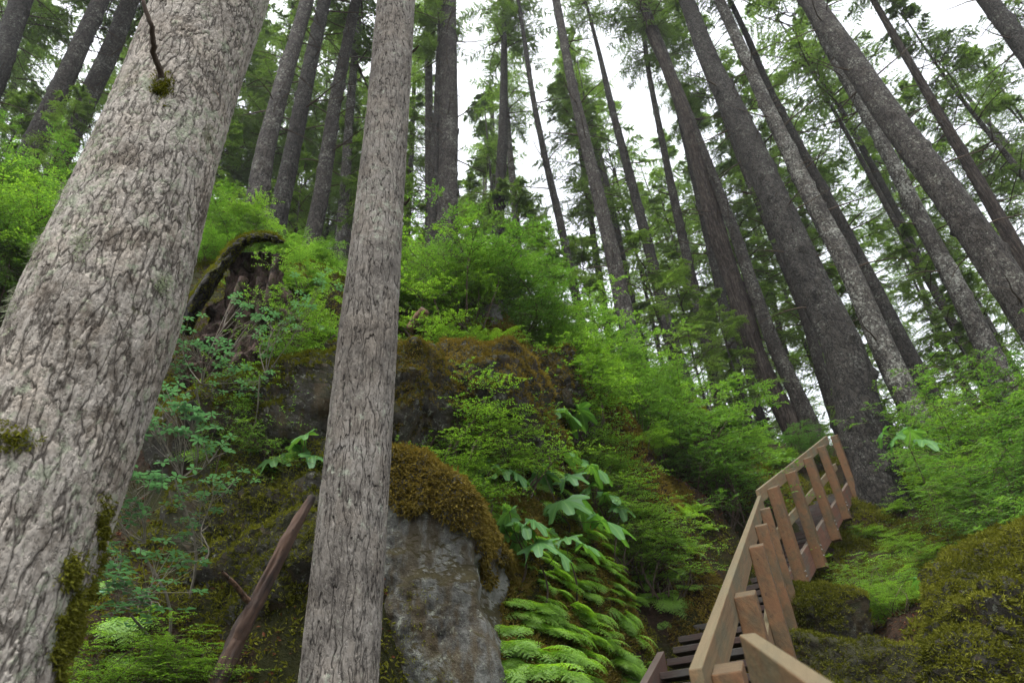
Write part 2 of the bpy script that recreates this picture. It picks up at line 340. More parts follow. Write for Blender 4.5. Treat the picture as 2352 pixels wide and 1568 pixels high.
def hit(px, py, dmin=1.5, dmax=40):
    ds = np.geomspace(dmin, dmax, 160); pts = EYE + ray(px, py)[None] * ds[:, None]; gz = ground(pts[:, 0], pts[:, 1])
    b = np.nonzero(pts[:, 2] < gz)[0]
    return pts[b[0]] if len(b) else None
def on_ground(p, sink=0.0): return np.array([p[0], p[1], float(ground(np.array([p[0]]), np.array([p[1]]))[0]) - sink])

NA, NR = 900, 380
aa = np.arange(NA) * 2 * pi / NA; rr = np.concatenate([[0.02], np.geomspace(.25, 260, NR - 1)])
gx = rr[:, None] * np.sin(aa); gy = rr[:, None] * np.cos(aa); gz = ground(gx, gy)
mb = MB(); idx = np.arange(NA * NR).reshape(NR, NA)
q = np.stack([idx[:-1], np.roll(idx[:-1], -1, 1), np.roll(idx[1:], -1, 1), idx[1:]], -1).reshape(-1, 4)
mb.quads(np.stack([gx, gy, gz], -1), q)
tag(link('ground', mb.mesh('ground', [M['soil']], True)), kind='structure')

# ------------------------------------------------------------------ wooden stairs
def beam(s, a, la, b, lb, c, lc, endcut=None):
    """solid timber: corner s, three edge directions with lengths"""
    a, b, c = [np.asarray(k) * l for k, l in ((a, la), (b, lb), (c, lc))]
    if np.dot(np.cross(a, b), c) < 0: a, b = b, a
    s = np.asarray(s); return np.array([s, s + a, s + a + b, s + b, s + c, s + a + c, s + a + b + c, s + b + c])
def timber(name, c8, mat, parent, bevel=.004, loc=None):
    mb = MB().poly_box(c8); o = link(name, mb.mesh(name, [M[mat]]), parent)
    bv = o.modifiers.new('worn_edges', 'BEVEL'); bv.width = bevel; bv.segments = 2
    o.location = -np.array(parent.location); return o
stairs = thing('wooden_staircase', on_ground(A1 + L1 * .5), 'weathered reddish timber staircase with open treads climbing the slope in two bending flights', 'staircase')
def post_at(A, V, L, Hd, s, top=.035, bot=1.24, w=.092, name='post', parent=None, lean=0):
    b = A + V * s - ZUP * bot - L * w; n = -Hd
    c = beam(b, Hd, w, L, w, ZUP, bot - top)
    up_ = V[2] / math.hypot(V[0], V[1])
    for k in range(4, 8):                                # top cut along the slope
        c[k][2] += np.dot(c[k] - c[4:8].mean(0), Hd) * up_
    return timber(name, c, 'post', parent or stairs, .005)
def flight(A, V, L, Hd, ln, pl, st, posts, t0, t1, lefts, rise=.13):
    timber('handrail', beam(A, V, ln, L, .04, -ZUP, .15), pl, stairs)
    timber('mid_rail', beam(A - ZUP * .50 + V * .15, V, ln - .3, L, .036, -ZUP, .115), pl, stairs)
    timber('stringer', beam(A - ZUP * HR + V * t0, V, t1 - t0, L, .055, -ZUP, .30), st, stairs)
    o = timber('stringer', beam(A - ZUP * HR + L * WID + V * lefts[0], V, lefts[1] - lefts[0], L, .06, -ZUP, .30), 'stringer1' if st == 'stringer1' else 'tread', stairs)
    tread_n = int((t1 - t0) / (rise / V[2]))
    for k in range(tread_n):
        s = t0 + .12 + k * rise / V[2]; p = A + V * s + L * .06 - ZUP * (HR + .06)
        timber('tread', beam(p, Hd, .24, L, WID - .065, -ZUP, .05), 'tread', stairs)
    for s in posts:
        o = post_at(A, V, L, Hd, s, w=.092 if st == 'stringer1' else .118)
        for zz in (.98, 1.03, 1.10):                     # bolt heads through the stringer
            mbb = MB(); pw = .092 if st == 'stringer1' else .118; c = A + V * s + Hd * pw / 2 - L * pw - ZUP * (zz)
            tubes(mbb, [[c + L * .004, c - L * .010]], [[.008, .007]], 8); b = link('bolt', mbb.mesh('bolt', [M['metal']]), o); b.location = (0, 0, 0)
flight(A1, V1, L1, H1, LEN1, 'plank1', 'stringer1', (.12, 1.15, 2.55, 3.60, 4.85), -.6, LEN1 + .1, (-.6, LEN1 - 1.75))
def s_of(A, V, x): return min(np.arange(0, 8, .01), key=lambda k: abs(W / 2 + F * np.dot(A + V * k - EYE, RI) / np.dot(A + V * k - EYE, FW) - x))
S2 = [s_of(A2, V2, x) for x in (1757, 1800, 1841, 1873, 1904)]
flight(A2, V2, L2, H2, LEN2, 'plank2', 'stringer2', S2, -.35, LEN2 + .5, (-.75, LEN2 + .5))
# lower railing beside the camera
n0 = P(1697, 1456, 1.75); n1 = P(1925, 1620, 1.02); nv = unit(n1 - n0); nl = unit(np.cross(nv, ZUP)); nh = unit([nv[0], nv[1], 0])
if np.dot(nl, RI) < 0: nl = -nl
low = thing('guard_rail', n1 * np.array([1, 1, 0]), 'dark weathered plank rail in the near lower right, its end pointing up the stairs', 'railing')
timber('rail', beam(n0, nv, 2.1, nl, .042, -ZUP, .19), 'plank1', low)
for s in (1.2, 2.0):
    timber('post', beam(n0 + nv * s - ZUP * 1.3 + nl * .042, nh, .09, nl, .09, ZUP, 1.22), 'post', low)

# ------------------------------------------------------------------ rocks and moss
def rock_grid(planes, p, noise_amp, seed, nu=200, nv_=120, nscale=1.5):
    th = np.linspace(0, pi, nv_); ph = np.arange(nu) * 2 * pi / nu
    planes = list(planes) + [((n_[0], n_[1], -.75 * math.hypot(n_[0], n_[1])), r_ * (1.6 if p == 14 else 1.18)) for n_, r_ in planes if math.hypot(n_[0], n_[1]) > .5 * abs(n_[2]) and n_[2] > -.3 and abs(n_[0]) + abs(n_[1]) > .3]
    d = np.stack([np.sin(th)[:, None] * np.cos(ph), np.sin(th)[:, None] * np.sin(ph), np.cos(th)[:, None] + 0 * ph], -1)
    s = 0
    for n_, r_ in planes: s = s + np.maximum(0, d @ unit(n_) / r_) ** p
    R = 1 / s ** (1 / p); v = d * R[..., None]
    v = v + d * (fbm(v * nscale + seed, seed, 6, .6) * noise_amp * 1.3 - np.abs(fbm(v * 2.1 + seed, seed + 30, 3)) ** .5 * noise_amp * .8)[..., None]
    idx = np.arange(nu * nv_).reshape(nv_, nu)
    q = np.stack([idx[:-1], idx[1:], np.roll(idx[1:], -1, 1), np.roll(idx[:-1], -1, 1)], -1).reshape(-1, 4)
    return v.reshape(-1, 3), q
def sample(v, q, n, rs):
    a, b, c, d = (v[q[:, i]] for i in range(4)); nn = np.cross(c - a, d - b); ar = np.linalg.norm(nn, axis=1); k = rs.choice(len(q), n, p=ar / ar.sum())
    u, w = rs.rand(n, 1), rs.rand(n, 1)
    p = (a[k] * (1 - u) + b[k] * u) * (1 - w) + (d[k] * (1 - u) + c[k] * u) * w
    return p, nrm(nn[k])
def tufts(mb, p, n, k, L, rs, droop=.3, spread=.9, width=.34):
    P_ = np.repeat(p, k, 0); N_ = np.repeat(n, k, 0); m_ = len(P_)
    d = nrm(N_ * .7 + rs.randn(m_, 3) * spread * .6 - np.array([0, 0, droop])); ln = L * (.5 + rs.rand(m_) * .9)
    base = P_ + rs.randn(m_, 3) * L * .35 + N_ * L * .2 * rs.rand(m_, 1)
    r = np.repeat(np.clip(.5 + fbm(p * 3, 5, 3) * .6 + rs.randn(len(p)) * .12, 0, 1), k)
    leaves(mb, base, d, nrm(rs.randn(m_, 3) + N_), ln, ln * width, 0, np.clip(r + rs.randn(m_) * .15, 0, 1))
def rock(name, c, planes, p, amp, seed, mat, label, cat='boulder', rz=0, moss=None, group=None, nscale=1.5, detail=1.0):
    t = thing(name, c, label, cat, group, rz)
    v, q = rock_grid(planes, p, amp, seed, int(200 * detail), int(120 * detail), nscale)
    if moss:                                             # moss cushions thicken the surface
        g4 = v.reshape(int(120 * detail), int(200 * detail), 3); nn = nrm(np.cross(np.gradient(g4, axis=0), np.roll(g4, -1, 1) - np.roll(g4, 1, 1))).reshape(-1, 3); nn *= np.sign((nn * v).sum(1))[:, None]
        cnd = np.clip((moss[0][4](v, nn) + fbm(v * 2.2, 8, 4) * .55) * 3, 0, 1); v = v + nn * (cnd * (moss[0][3] * (1.5 if 'cap' in label else 1.1) + .5 * moss[0][3] * fbm(v * 9, 12, 3)))[:, None]
    link('stone', MB().quads(v, q).mesh('stone', [M[mat]], True), t)
    if moss:
        for (mm, n, k, L, fn, dr) in moss:
            rs = np.random.RandomState(seed + 5); pp, nn = sample(v, q, n, rs)
            keep = fn(pp, nn) + fbm(pp * 2.2, 8, 4) * (.2 if 'cap' in label and mm == 'moss_orange' else .55) > 0
            mb = MB(); tufts(mb, pp[keep], nn[keep], k, L, rs, dr); link('moss', mb.mesh('moss', [M[mm]]), t)
    return t
rock('mossy_boulder', P(955, 1420, 4.45), [((-.1, -1, .06), .42), ((.95, -.35, .1), .60), ((.55, .0, .7), .80), ((0, 1, .0), 1.0), ((-1, 0, 0), .8), ((-.2, .1, 1), 1.0), ((0, 0, -1), 1.8)], 14, .07, 3, 'rock',
     'big grey granite boulder wearing a thick orange-brown moss cap, right of the slender grey trunk',
     moss=[('moss_orange', 60000, 7, .030, lambda p, n: np.minimum(((p[:, 0] * .55 + p[:, 2] * .7) / .89 - .50 + .20 * fbm(p * 5, 44, 4)) * 5, 1.5) - .1, .6), ('moss_green', 9000, 5, .016, lambda p, n: -.15 - (p[:, 2] - .1) * .7, .3)])
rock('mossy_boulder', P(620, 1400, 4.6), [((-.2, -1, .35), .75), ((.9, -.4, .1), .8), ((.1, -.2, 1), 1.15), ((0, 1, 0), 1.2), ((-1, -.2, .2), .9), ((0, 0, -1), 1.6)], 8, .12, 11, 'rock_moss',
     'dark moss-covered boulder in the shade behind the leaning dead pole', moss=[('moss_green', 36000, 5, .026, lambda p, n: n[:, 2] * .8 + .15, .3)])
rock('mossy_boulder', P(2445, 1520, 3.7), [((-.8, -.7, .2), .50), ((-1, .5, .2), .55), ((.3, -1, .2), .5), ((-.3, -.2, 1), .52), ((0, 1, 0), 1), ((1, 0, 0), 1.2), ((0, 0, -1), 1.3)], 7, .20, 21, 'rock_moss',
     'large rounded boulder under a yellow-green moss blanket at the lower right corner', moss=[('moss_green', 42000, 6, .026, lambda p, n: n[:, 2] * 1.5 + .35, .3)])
rock('fallen_rock', P(1990, 1592, 3.9), [((-.3, -1, .3), .22), ((-1, -.2, .2), .34), ((.35, -.1, 1), .27), ((0, 1, 0), .4), ((1, 0, 0), .36), ((0, 0, -1), .8)], 7, .07, 31, 'rock_moss',
     'long low grey-green rock lying beside the staircase posts, below the broad mossy boulder', 'rock', moss=[('moss_green', 9000, 5, .017, lambda p, n: n[:, 2] * 1.2 - .1, .3)])
rock('fallen_rock', P(1893, 1415, 5.9), [((-.3, -1, .2), .20), ((-1, -.2, .2), .2), ((.35, -.1, 1), .22), ((0, 1, 0), .3), ((1, 0, 0), .25), ((0, 0, -1), .6)], 8, .06, 37, 'rock_moss',
     'small dark rock wedged under the reddish stringer of the upper flight', 'rock', moss=[('moss_green', 12000, 5, .022, lambda p, n: n[:, 2] * 1.2 - .05, .3)])
rock('mossy_outcrop', P(930, 960, 5.9), [((-.1, -1, .05), .55), ((1, -.3, 0), .38), ((0, -.2, 1), .62), ((0, 1, 0), .8), ((-1, 0, 0), .9), ((0, 0, -1), 1.2)], 12, .10, 41, 'rock_moss',
     'upright rock face with brown and ochre moss, immediately right of the slender grey trunk', 'outcrop', moss=[('moss_orange', 20000, 6, .024, lambda p, n: n[:, 2] * 1.2 + .22, .4), ('moss_green', 8000, 5, .022, lambda p, n: n[:, 2] + .1, .3)])
rock('mossy_outcrop', P(1110, 940, 6.6), [((-.2, -1, .15), .55), ((1, -.3, .1), .55), ((.2, -.2, 1), .62), ((0, 1, 0), .9), ((-1, -.2, 0), .45), ((0, 0, -1), 1.2)], 9, .10, 43, 'rock_moss',
     'block of rock coated in orange moss above the devil-leaved plants, below the flat slab', 'outcrop', moss=[('moss_orange', 15000, 6, .03, lambda p, n: n[:, 2] * .8 + .25, .4)])
rock('mossy_outcrop', P(1255, 900, 7.8), [((-.2, -1, .15), .5), ((1, -.3, .1), .45), ((.2, -.2, 1), .5), ((0, 1, 0), .9), ((-1, -.2, 0), .5), ((0, 0, -1), 1.2)], 9, .10, 47, 'rock_moss',
     'rounded moss-topped rock knob among the bright shrubs near the slope crest', 'outcrop', moss=[('moss_orange', 9000, 5, .03, lambda p, n: n[:, 2] * .8 + .2, .4)])
rock('rock_slab', P(1075, 765, 8.9), [((-.1, -1, .0), .6), ((1, -.3, 0), .62), ((0, -.1, 1), .27), ((0, 1, 0), .8), ((-1, 0, 0), .62), ((0, 0, -1), .8)], 14, .05, 53, 'rock',
     'flat pale grey rock slab with a mossy lip under the tallest brown trunk', 'rock', moss=[('moss_green', 6000, 5, .03, lambda p, n: n[:, 2] * 2 - 1.1, .3)])
rock('mossy_ledge', P(650, 950, 5.6), [((-.1, -1, .25), .55), ((1, -.3, .1), .9), ((-.22, -.35, 1), .30), ((0, 1, 0), .9), ((-1, 0, 0), .95), ((0, 0, -1), .9)], 8, .08, 59, 'rock_moss',
     'sloping green mossy ledge between the rotten stump and the slender grey trunk', 'ledge', moss=[('moss_green', 30000, 6, .028, lambda p, n: n[:, 2] * 1.5 - .2, .3)])

# moss and litter of the near slope
rs = np.random.RandomState(91)
def scatter_ground(n, rmin, rmax, amin, amax, cond):
    a = radians(1) * rs.uniform(amin, amax, n); r = np.sqrt(rs.uniform(rmin ** 2, rmax ** 2, n)); x = r * np.sin(a); y = r * np.cos(a)
    z = ground(x, y); e = .05; nx = -(ground(x + e, y) - z) / e; ny = -(ground(x, y + e) - z) / e
    p = np.stack([x, y, z], -1); nn = nrm(np.stack([nx, ny, np.ones(n)], -1)); k = cond(p, nn); return p[k], nn[k]
mb = MB(); p_, n_ = scatter_ground(85000, 2.2, 8.5, -42, 42, lambda p, n: fbm(p * .8, 31, 4) > -.12); tufts(mb, p_, n_, 5, .032, rs, .3)
p_, n_ = scatter_ground(60000, 6, 15, 16, 40, lambda p, n: fbm(p * .8, 35, 4) > -.3); tufts(mb, p_, n_, 4, .05, rs, .3)
tag(link('moss_cover', mb.mesh('moss_cover', [M['moss_green']])), 'dark green and brown moss growing over the steep forest floor', 'moss', kind='stuff')
mb = MB(); p_, n_ = scatter_ground(90000, 2.6, 8.6, -6, 20, lambda p, n: fbm(p * 1.0 + 7, 33, 4) > -.25); tufts(mb, p_, n_, 5, .034, rs, .4)
tag(link('feather_moss', mb.mesh('feather_moss', [M['moss_orange']])), 'orange-brown feathery moss between the ferns left of the stairs', 'moss', kind='stuff')
mb = MB(); p_, n_ = scatter_ground(26000, 2.0, 10, -42, 42, lambda p, n: p[:, 2] > -9)
leaves(mb, p_ + n_ * .01, nrm(rs.randn(len(p_), 3) * [1, 1, .2]), nrm(n_ + rs.randn(len(p_), 3) * .3), .035, .018)
tag(link('leaf_litter', mb.mesh('leaf_litter', [M['litter']])), 'reddish-brown dead leaf and needle litter on the bare soil', 'litter', kind='stuff')

# ------------------------------------------------------------------ trees
def crown_mesh(seed, Hc, R, nb, dense=1.0, leafL=.058):
    """conifer crown from z=0 to Hc: limbs with flat drooping sprays; the lowest limbs are bare"""
    rs = np.random.RandomState(seed); mb = MB()
    h = np.sort(rs.uniform(0, 1, nb)) ** .9; az = rs.uniform(0, 2 * pi, nb); L = R * (1 - h) ** .75 * (.55 + rs.rand(nb) * .6) * np.minimum(1, .55 + h * 2.2) + .25
    el0 = radians(18) * (rs.rand(nb) * 1.4 + h * 1.5 - .3); K = 9; t = np.linspace(0, 1, K)
    out_ = np.stack([np.cos(az), np.sin(az), 0 * az], -1); side = np.stack([-np.sin(az), np.cos(az), 0 * az], -1)
    wob = rs.randn(nb) * .18
    def limb(tt):  # tt (N,k)
        x = L[:, None] * tt; z = x * np.tan(el0)[:, None] - (tt ** 2) * L[:, None] * .34
        return out_[:, None] * x[..., None] + side[:, None] * (wob[:, None] * tt ** 2 * L[:, None])[..., None] + np.array([0, 0, 1.]) * (h[:, None] * Hc + z)[..., None]
    pts = limb(np.broadcast_to(t, (nb, K))); rad = (.010 + .011 * L)[:, None] * (1 - t * .85)
    tubes(mb, pts, rad, 4, 1)
    S = 19; ts = np.linspace(.14, 1, S) + rs.randn(nb, S) * .02; live = np.where(rs.rand(nb) < .10 + .25 * (h < .12), 0, 1)
    bp = limb(ts)
    for sg in (-1, 1):
        ang = sg * (radians(58) + rs.randn(nb, S) * .22)
        d = out_[:, None] * np.cos(ang)[..., None] + side[:, None] * np.sin(ang)[..., None]; d = nrm(d + np.array([0, 0, 1.]) * (rs.randn(nb, S, 1) * .12 - .12))
        l = (L[:, None] * .42 * (1.12 - ts) + .14) * (.6 + rs.rand(nb, S) * .7)
        keep = (rs.rand(nb, S) < .86 * dense) & (live[:, None] > 0)
        b = bp[keep]; dd = d[keep]; ll = l[keep]; n = len(b)
        k2 = np.array([0, .5, 1]); pp = b[:, None] + dd[:, None] * (ll[:, None] * k2)[..., None] - np.array([0, 0, 1.]) * (ll[:, None] * .22 * k2 ** 2)[..., None]
        tubes(mb, pp, np.broadcast_to(np.array([.006, .004, .002]), (n, 3)), 3, 1)
        Tn = 13; u = (np.arange(Tn) + .5) / Tn * np.ones((n, 1)) + rs.randn(n, Tn) * .03
        q = b[:, None] + dd[:, None] * (ll[:, None] * u)[..., None] - np.array([0, 0, 1.]) * (ll[:, None] * .22 * u ** 2)[..., None]
        sd_ = nrm(np.cross(dd, [0, 0, 1.]))
        for s2 in (-1, 0, 1):
            dl = nrm(dd[:, None] * (.75 if s2 else 1) + sd_[:, None] * s2 * .8 + rs.randn(n, Tn, 3) * .22 - np.array([0, 0, .2]))
            ln = leafL * (.7 + rs.rand(n, Tn) * .9) * (1.3 - u * .5)
            leaves(mb, q.reshape(-1, 3), dl.reshape(-1, 3), nrm(np.array([0, 0, 1.]) + rs.randn(n * Tn, 3) * .35), ln.ravel(), ln.ravel() * .38, 0, rs.rand(n * Tn))
    return mb.mesh('crown', [M['needle'], M['twig']])
CR = [crown_mesh(100 + i, 13.0, 2.5 + .25 * (i % 3), 60 + 6 * (i % 2), .85) for i in range(5)]
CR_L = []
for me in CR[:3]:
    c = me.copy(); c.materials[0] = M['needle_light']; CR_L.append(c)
def dead_limbs(seed, Hh, n):
    rs = np.random.RandomState(seed); mb = MB(); K = 7; t = np.linspace(0, 1, K)
    h = rs.uniform(0, Hh, n); az = rs.uniform(0, 2 * pi, n); L = .25 + rs.rand(n) ** 2 * 2.0; o_ = np.stack([np.cos(az), np.sin(az), 0 * az], -1); s_ = np.stack([-np.sin(az), np.cos(az), 0 * az], -1)
    c = rs.randn(n) * .3; dr = rs.uniform(-.1, .5, n)
    p = o_[:, None] * (L[:, None] * t)[..., None] + s_[:, None] * (c[:, None] * L[:, None] * t ** 2)[..., None] + np.array([0, 0, 1.]) * (h[:, None] + L[:, None] * (.25 * t - dr[:, None] * t ** 2))[..., None]
    p = p + rs.randn(n, K, 3) * .018 * t[:, None]
    tubes(mb, p, (.012 + .009 * L)[:, None] * (1.05 - t), 5)
    # short forks
    b = p[:, 3]; d = nrm(p[:, 5] - p[:, 3] + s_ * .8 * L[:, None] * np.sign(rs.randn(n, 1)) * .4 + rs.randn(n, 3) * .1); l = L * .35
    pp = b[:, None] + d[:, None] * (l[:, None] * np.linspace(0, 1, 4))[..., None]; tubes(mb, pp, np.broadcast_to(np.linspace(.007, .002, 4), (n, 4)), 3)
    return mb.mesh('dead_limbs', [M['twig']])
DL = [dead_limbs(300 + i, 12, 46) for i in range(4)]

def trunk_mesh(axis, rad, sides, rows, mat, lump=.06, seed=0, flare=.5, zlo=None, zhi=None):
    """axis (K,3) and radii (K) from the ground up; resampled evenly in height"""
    s = np.concatenate([[0], np.cumsum(np.linalg.norm(np.diff(axis, axis=0), axis=1))])
    if zlo is None: u = np.linspace(0, 1, rows) ** 1.25 * s[-1]
    else: u = np.concatenate([np.linspace(0, zlo, 40)[:-1], np.linspace(zlo, zhi, rows), np.linspace(zhi, s[-1], 40)[1:]])
    def sm(col): return np.interp(u, s, col)
    ax = np.stack([sm(axis[:, i]) for i in range(3)], -1)
    if zlo is not None:
        for i in range(2): pf = np.polyfit(axis[1:, 2], axis[1:, i], 2); ax[:, i] = np.polyval(pf, ax[:, 2])
    w = max(1, rows // 14); ker = np.hanning(2 * w + 1) + 1e-3; ker /= ker.sum(); n_ = len(u)
    if zlo is None:
        for i in range(3):
            lin = ax[:, i]; ext = np.concatenate([2 * lin[0] - lin[w:0:-1], lin, 2 * lin[-1] - lin[-2:-w - 2:-1]]); ax[:, i] = np.convolve(ext, ker, 'valid')
    R = (sm(rad) if zlo is None else np.clip(np.polyval(np.polyfit(s[1:-1], rad[1:-1], 2), u), .02, 1) if False else sm(rad)) * (1 + flare * np.exp(-u / .45))
    th = np.arange(sides) * 2 * pi / sides; c, si = np.cos(th), np.sin(th); nz = np.stack([np.broadcast_to(c * 1.2, (len(u), sides)), np.broadcast_to(si * 1.2, (len(u), sides)), np.broadcast_to((u * .45)[:, None], (len(u), sides))], -1) + seed * 3.7
    k = 1 + lump * fbm(nz, seed, 3) + .10 * flare * np.exp(-u / .5)[:, None] * np.sin(5 * th + seed) + .012 * fbm(nz * 6, seed + 4, 2)
    if zlo is None and sides > 12:                       # knots and limb scars
        rk = np.random.RandomState(seed + 5)
        for _ in range(46):
            ku, kt, ks = rk.uniform(.5, 16), rk.uniform(0, 2 * pi), rk.uniform(.03, .07); da = (th - kt + pi) % (2 * pi) - pi; sel = np.abs(u - ku) < .35
            k[sel] += rk.uniform(.10, .30) * np.exp(-((u[sel, None] - ku) / (ks * 1.6)) ** 2 - (da[None] * R[sel, None] / ks) ** 2)
        k += .035 * fbm(nz * np.array([5, 5, 9]), seed + 9, 3)
    v = ax[:, None] + (R[:, None] * k)[..., None] * np.stack([c, si, 0 * c], -1)[None]
    idx = np.arange(len(u) * sides).reshape(len(u), sides)
    q = np.stack([idx[:-1], np.roll(idx[:-1], -1, 1), np.roll(idx[1:], -1, 1), idx[1:]], -1).reshape(-1, 4)
    return MB().quads(v, q).mesh('trunk', [M[mat]], True)

def tree(name, pts, d0, mat, label, Ht=27, crown=True, group='conifers standing on the slope', cat='tree', near=None, cb=.6, light=False, lump=.06, seed=None, flare=.45, dl=True, wmul=1.0, sides=18, cr_i=None):
    """pts: (x, y, width) along the visible trunk, lowest first; d0: depth of the lowest one"""
    b = P(pts[0][0], pts[0][1], d0); hz = unit([b[0], b[1], 0]); ax = []; rad = []
    for (x, y, w) in pts:
        r_ = ray(x, y); k = np.dot(b - EYE, hz) / np.dot(r_, hz); p = EYE + r_ * k; ax.append(p); rad.append(w * k / F / 2 * wmul)
    ax = np.array(ax); rad = np.array(rad)
    dirn = (ax[-1] - ax[0]) / (ax[-1][2] - ax[0][2])
    d1 = (ax[1] - ax[0]) / (ax[1][2] - ax[0][2]); dlow = (dirn * .5 + d1 * .5); dlow = dlow * np.array([.6, .6, 1])
    gz_ = float(ground(ax[0][0:1], ax[0][1:2])[0]); foot = ax[0] - dlow * (ax[0][2] - gz_) if gz_ < ax[0][2] else ax[0].copy(); foot = on_ground(foot, .5)
    low_r = rad[0] * (1 + .01 * max(0, ax[0][2] - foot[2]))
    A_ = [foot] if foot[2] < ax[0][2] - .1 else []; R_ = [low_r] if len(A_) else []
    A_ += list(ax); R_ += list(rad)
    topz = foot[2] + Ht; dz = topz - ax[-1][2]
    if dz > 1:
        dt = dirn * np.array([.8, .8, 1]); slope = rad[-1] / dz
        A_ += [ax[-1] + dt * dz * .5, ax[-1] + dt * dz]; R_ += [rad[-1] * .6, .02]
    A_ = np.array(A_); R_ = np.array(R_); seed = int(abs(pts[0][0] * 7 + pts[0][1])) % 97 if seed is None else seed
    base = on_ground(foot); t = thing(name, base, label, cat, group)
    if near: me = trunk_mesh(A_, R_, near[0], near[1], mat, lump, seed, flare, near[2], near[3])
    else: me = trunk_mesh(A_, R_, max(sides, 26), 300, mat, lump, seed, flare)
    o = link('trunk', me, t); o.location = -base
    L_ = A_[-1] - A_[0]; at = lambda hh: np.array([np.interp(A_[0][2] + hh, A_[:, 2], A_[:, i]) for i in range(3)])
    rs = np.random.RandomState(seed + 1000)
    if dl:
        o = link('dead_limbs', DL[rs.randint(4)], t); p0 = at(Ht * .12); o.location = p0 - base; dd = (at(Ht * .5) - p0); dd /= np.linalg.norm(dd)
        o.rotation_euler = (Vector((0, 0, 1)).rotation_difference(Vector(dd))).to_euler(); s_ = Ht * .38 / 12; o.scale = (min(s_, 1) * .9,) * 2 + (s_,)
    if crown:
        p0 = at(Ht * cb); dd = A_[-1] - p0; sc_ = np.linalg.norm(dd) / 13.0; dd /= np.linalg.norm(dd)
        o = link('crown', (CR_L if light else CR)[(rs.randint(9) if cr_i is None else cr_i) % (3 if light else 5)], t); o.location = p0 - base
        rot = Vector((0, 0, 1)).rotation_difference(Vector(dd)) @ Matrix.Rotation(rs.rand() * 6.28, 3, 'Z').to_quaternion(); o.rotation_mode = 'QUATERNION'; o.rotation_quaternion = rot
        o.scale = (sc_ * rs.uniform(.85, 1.1),) * 2 + (sc_,)
    return t
fg = 'two grey trunks nearest the camera'
tree('spruce_tree', [(-30, 1568, 350), (75, 1100, 345), (197, 706, 335), (300, 454, 285), (384, 328, 254), (437, 176, 232), (501, 0, 216), (575, -200, 180)], 1.95, 'bark_near',
     'massive flaky grey trunk with pale lichen patches, nearest of all and leaning right', group=None, near=(330, 1150, .3, 5.6), crown=False, dl=False, flare=.15, lump=.05, seed=3)
tree('spruce_tree', [(781, 1568, 178), (806, 1250, 160), (848, 781, 134), (867, 500, 108), (888, 250, 94), (912, 0, 84), (930, -200, 72)], 2.75, 'bark_second',
     'straight grey trunk with finely furrowed bark, touching the boulder capped in orange moss', group=None, near=(300, 1300, .3, 8.5), crown=False, dl=False, flare=.15, lump=.035, seed=8)
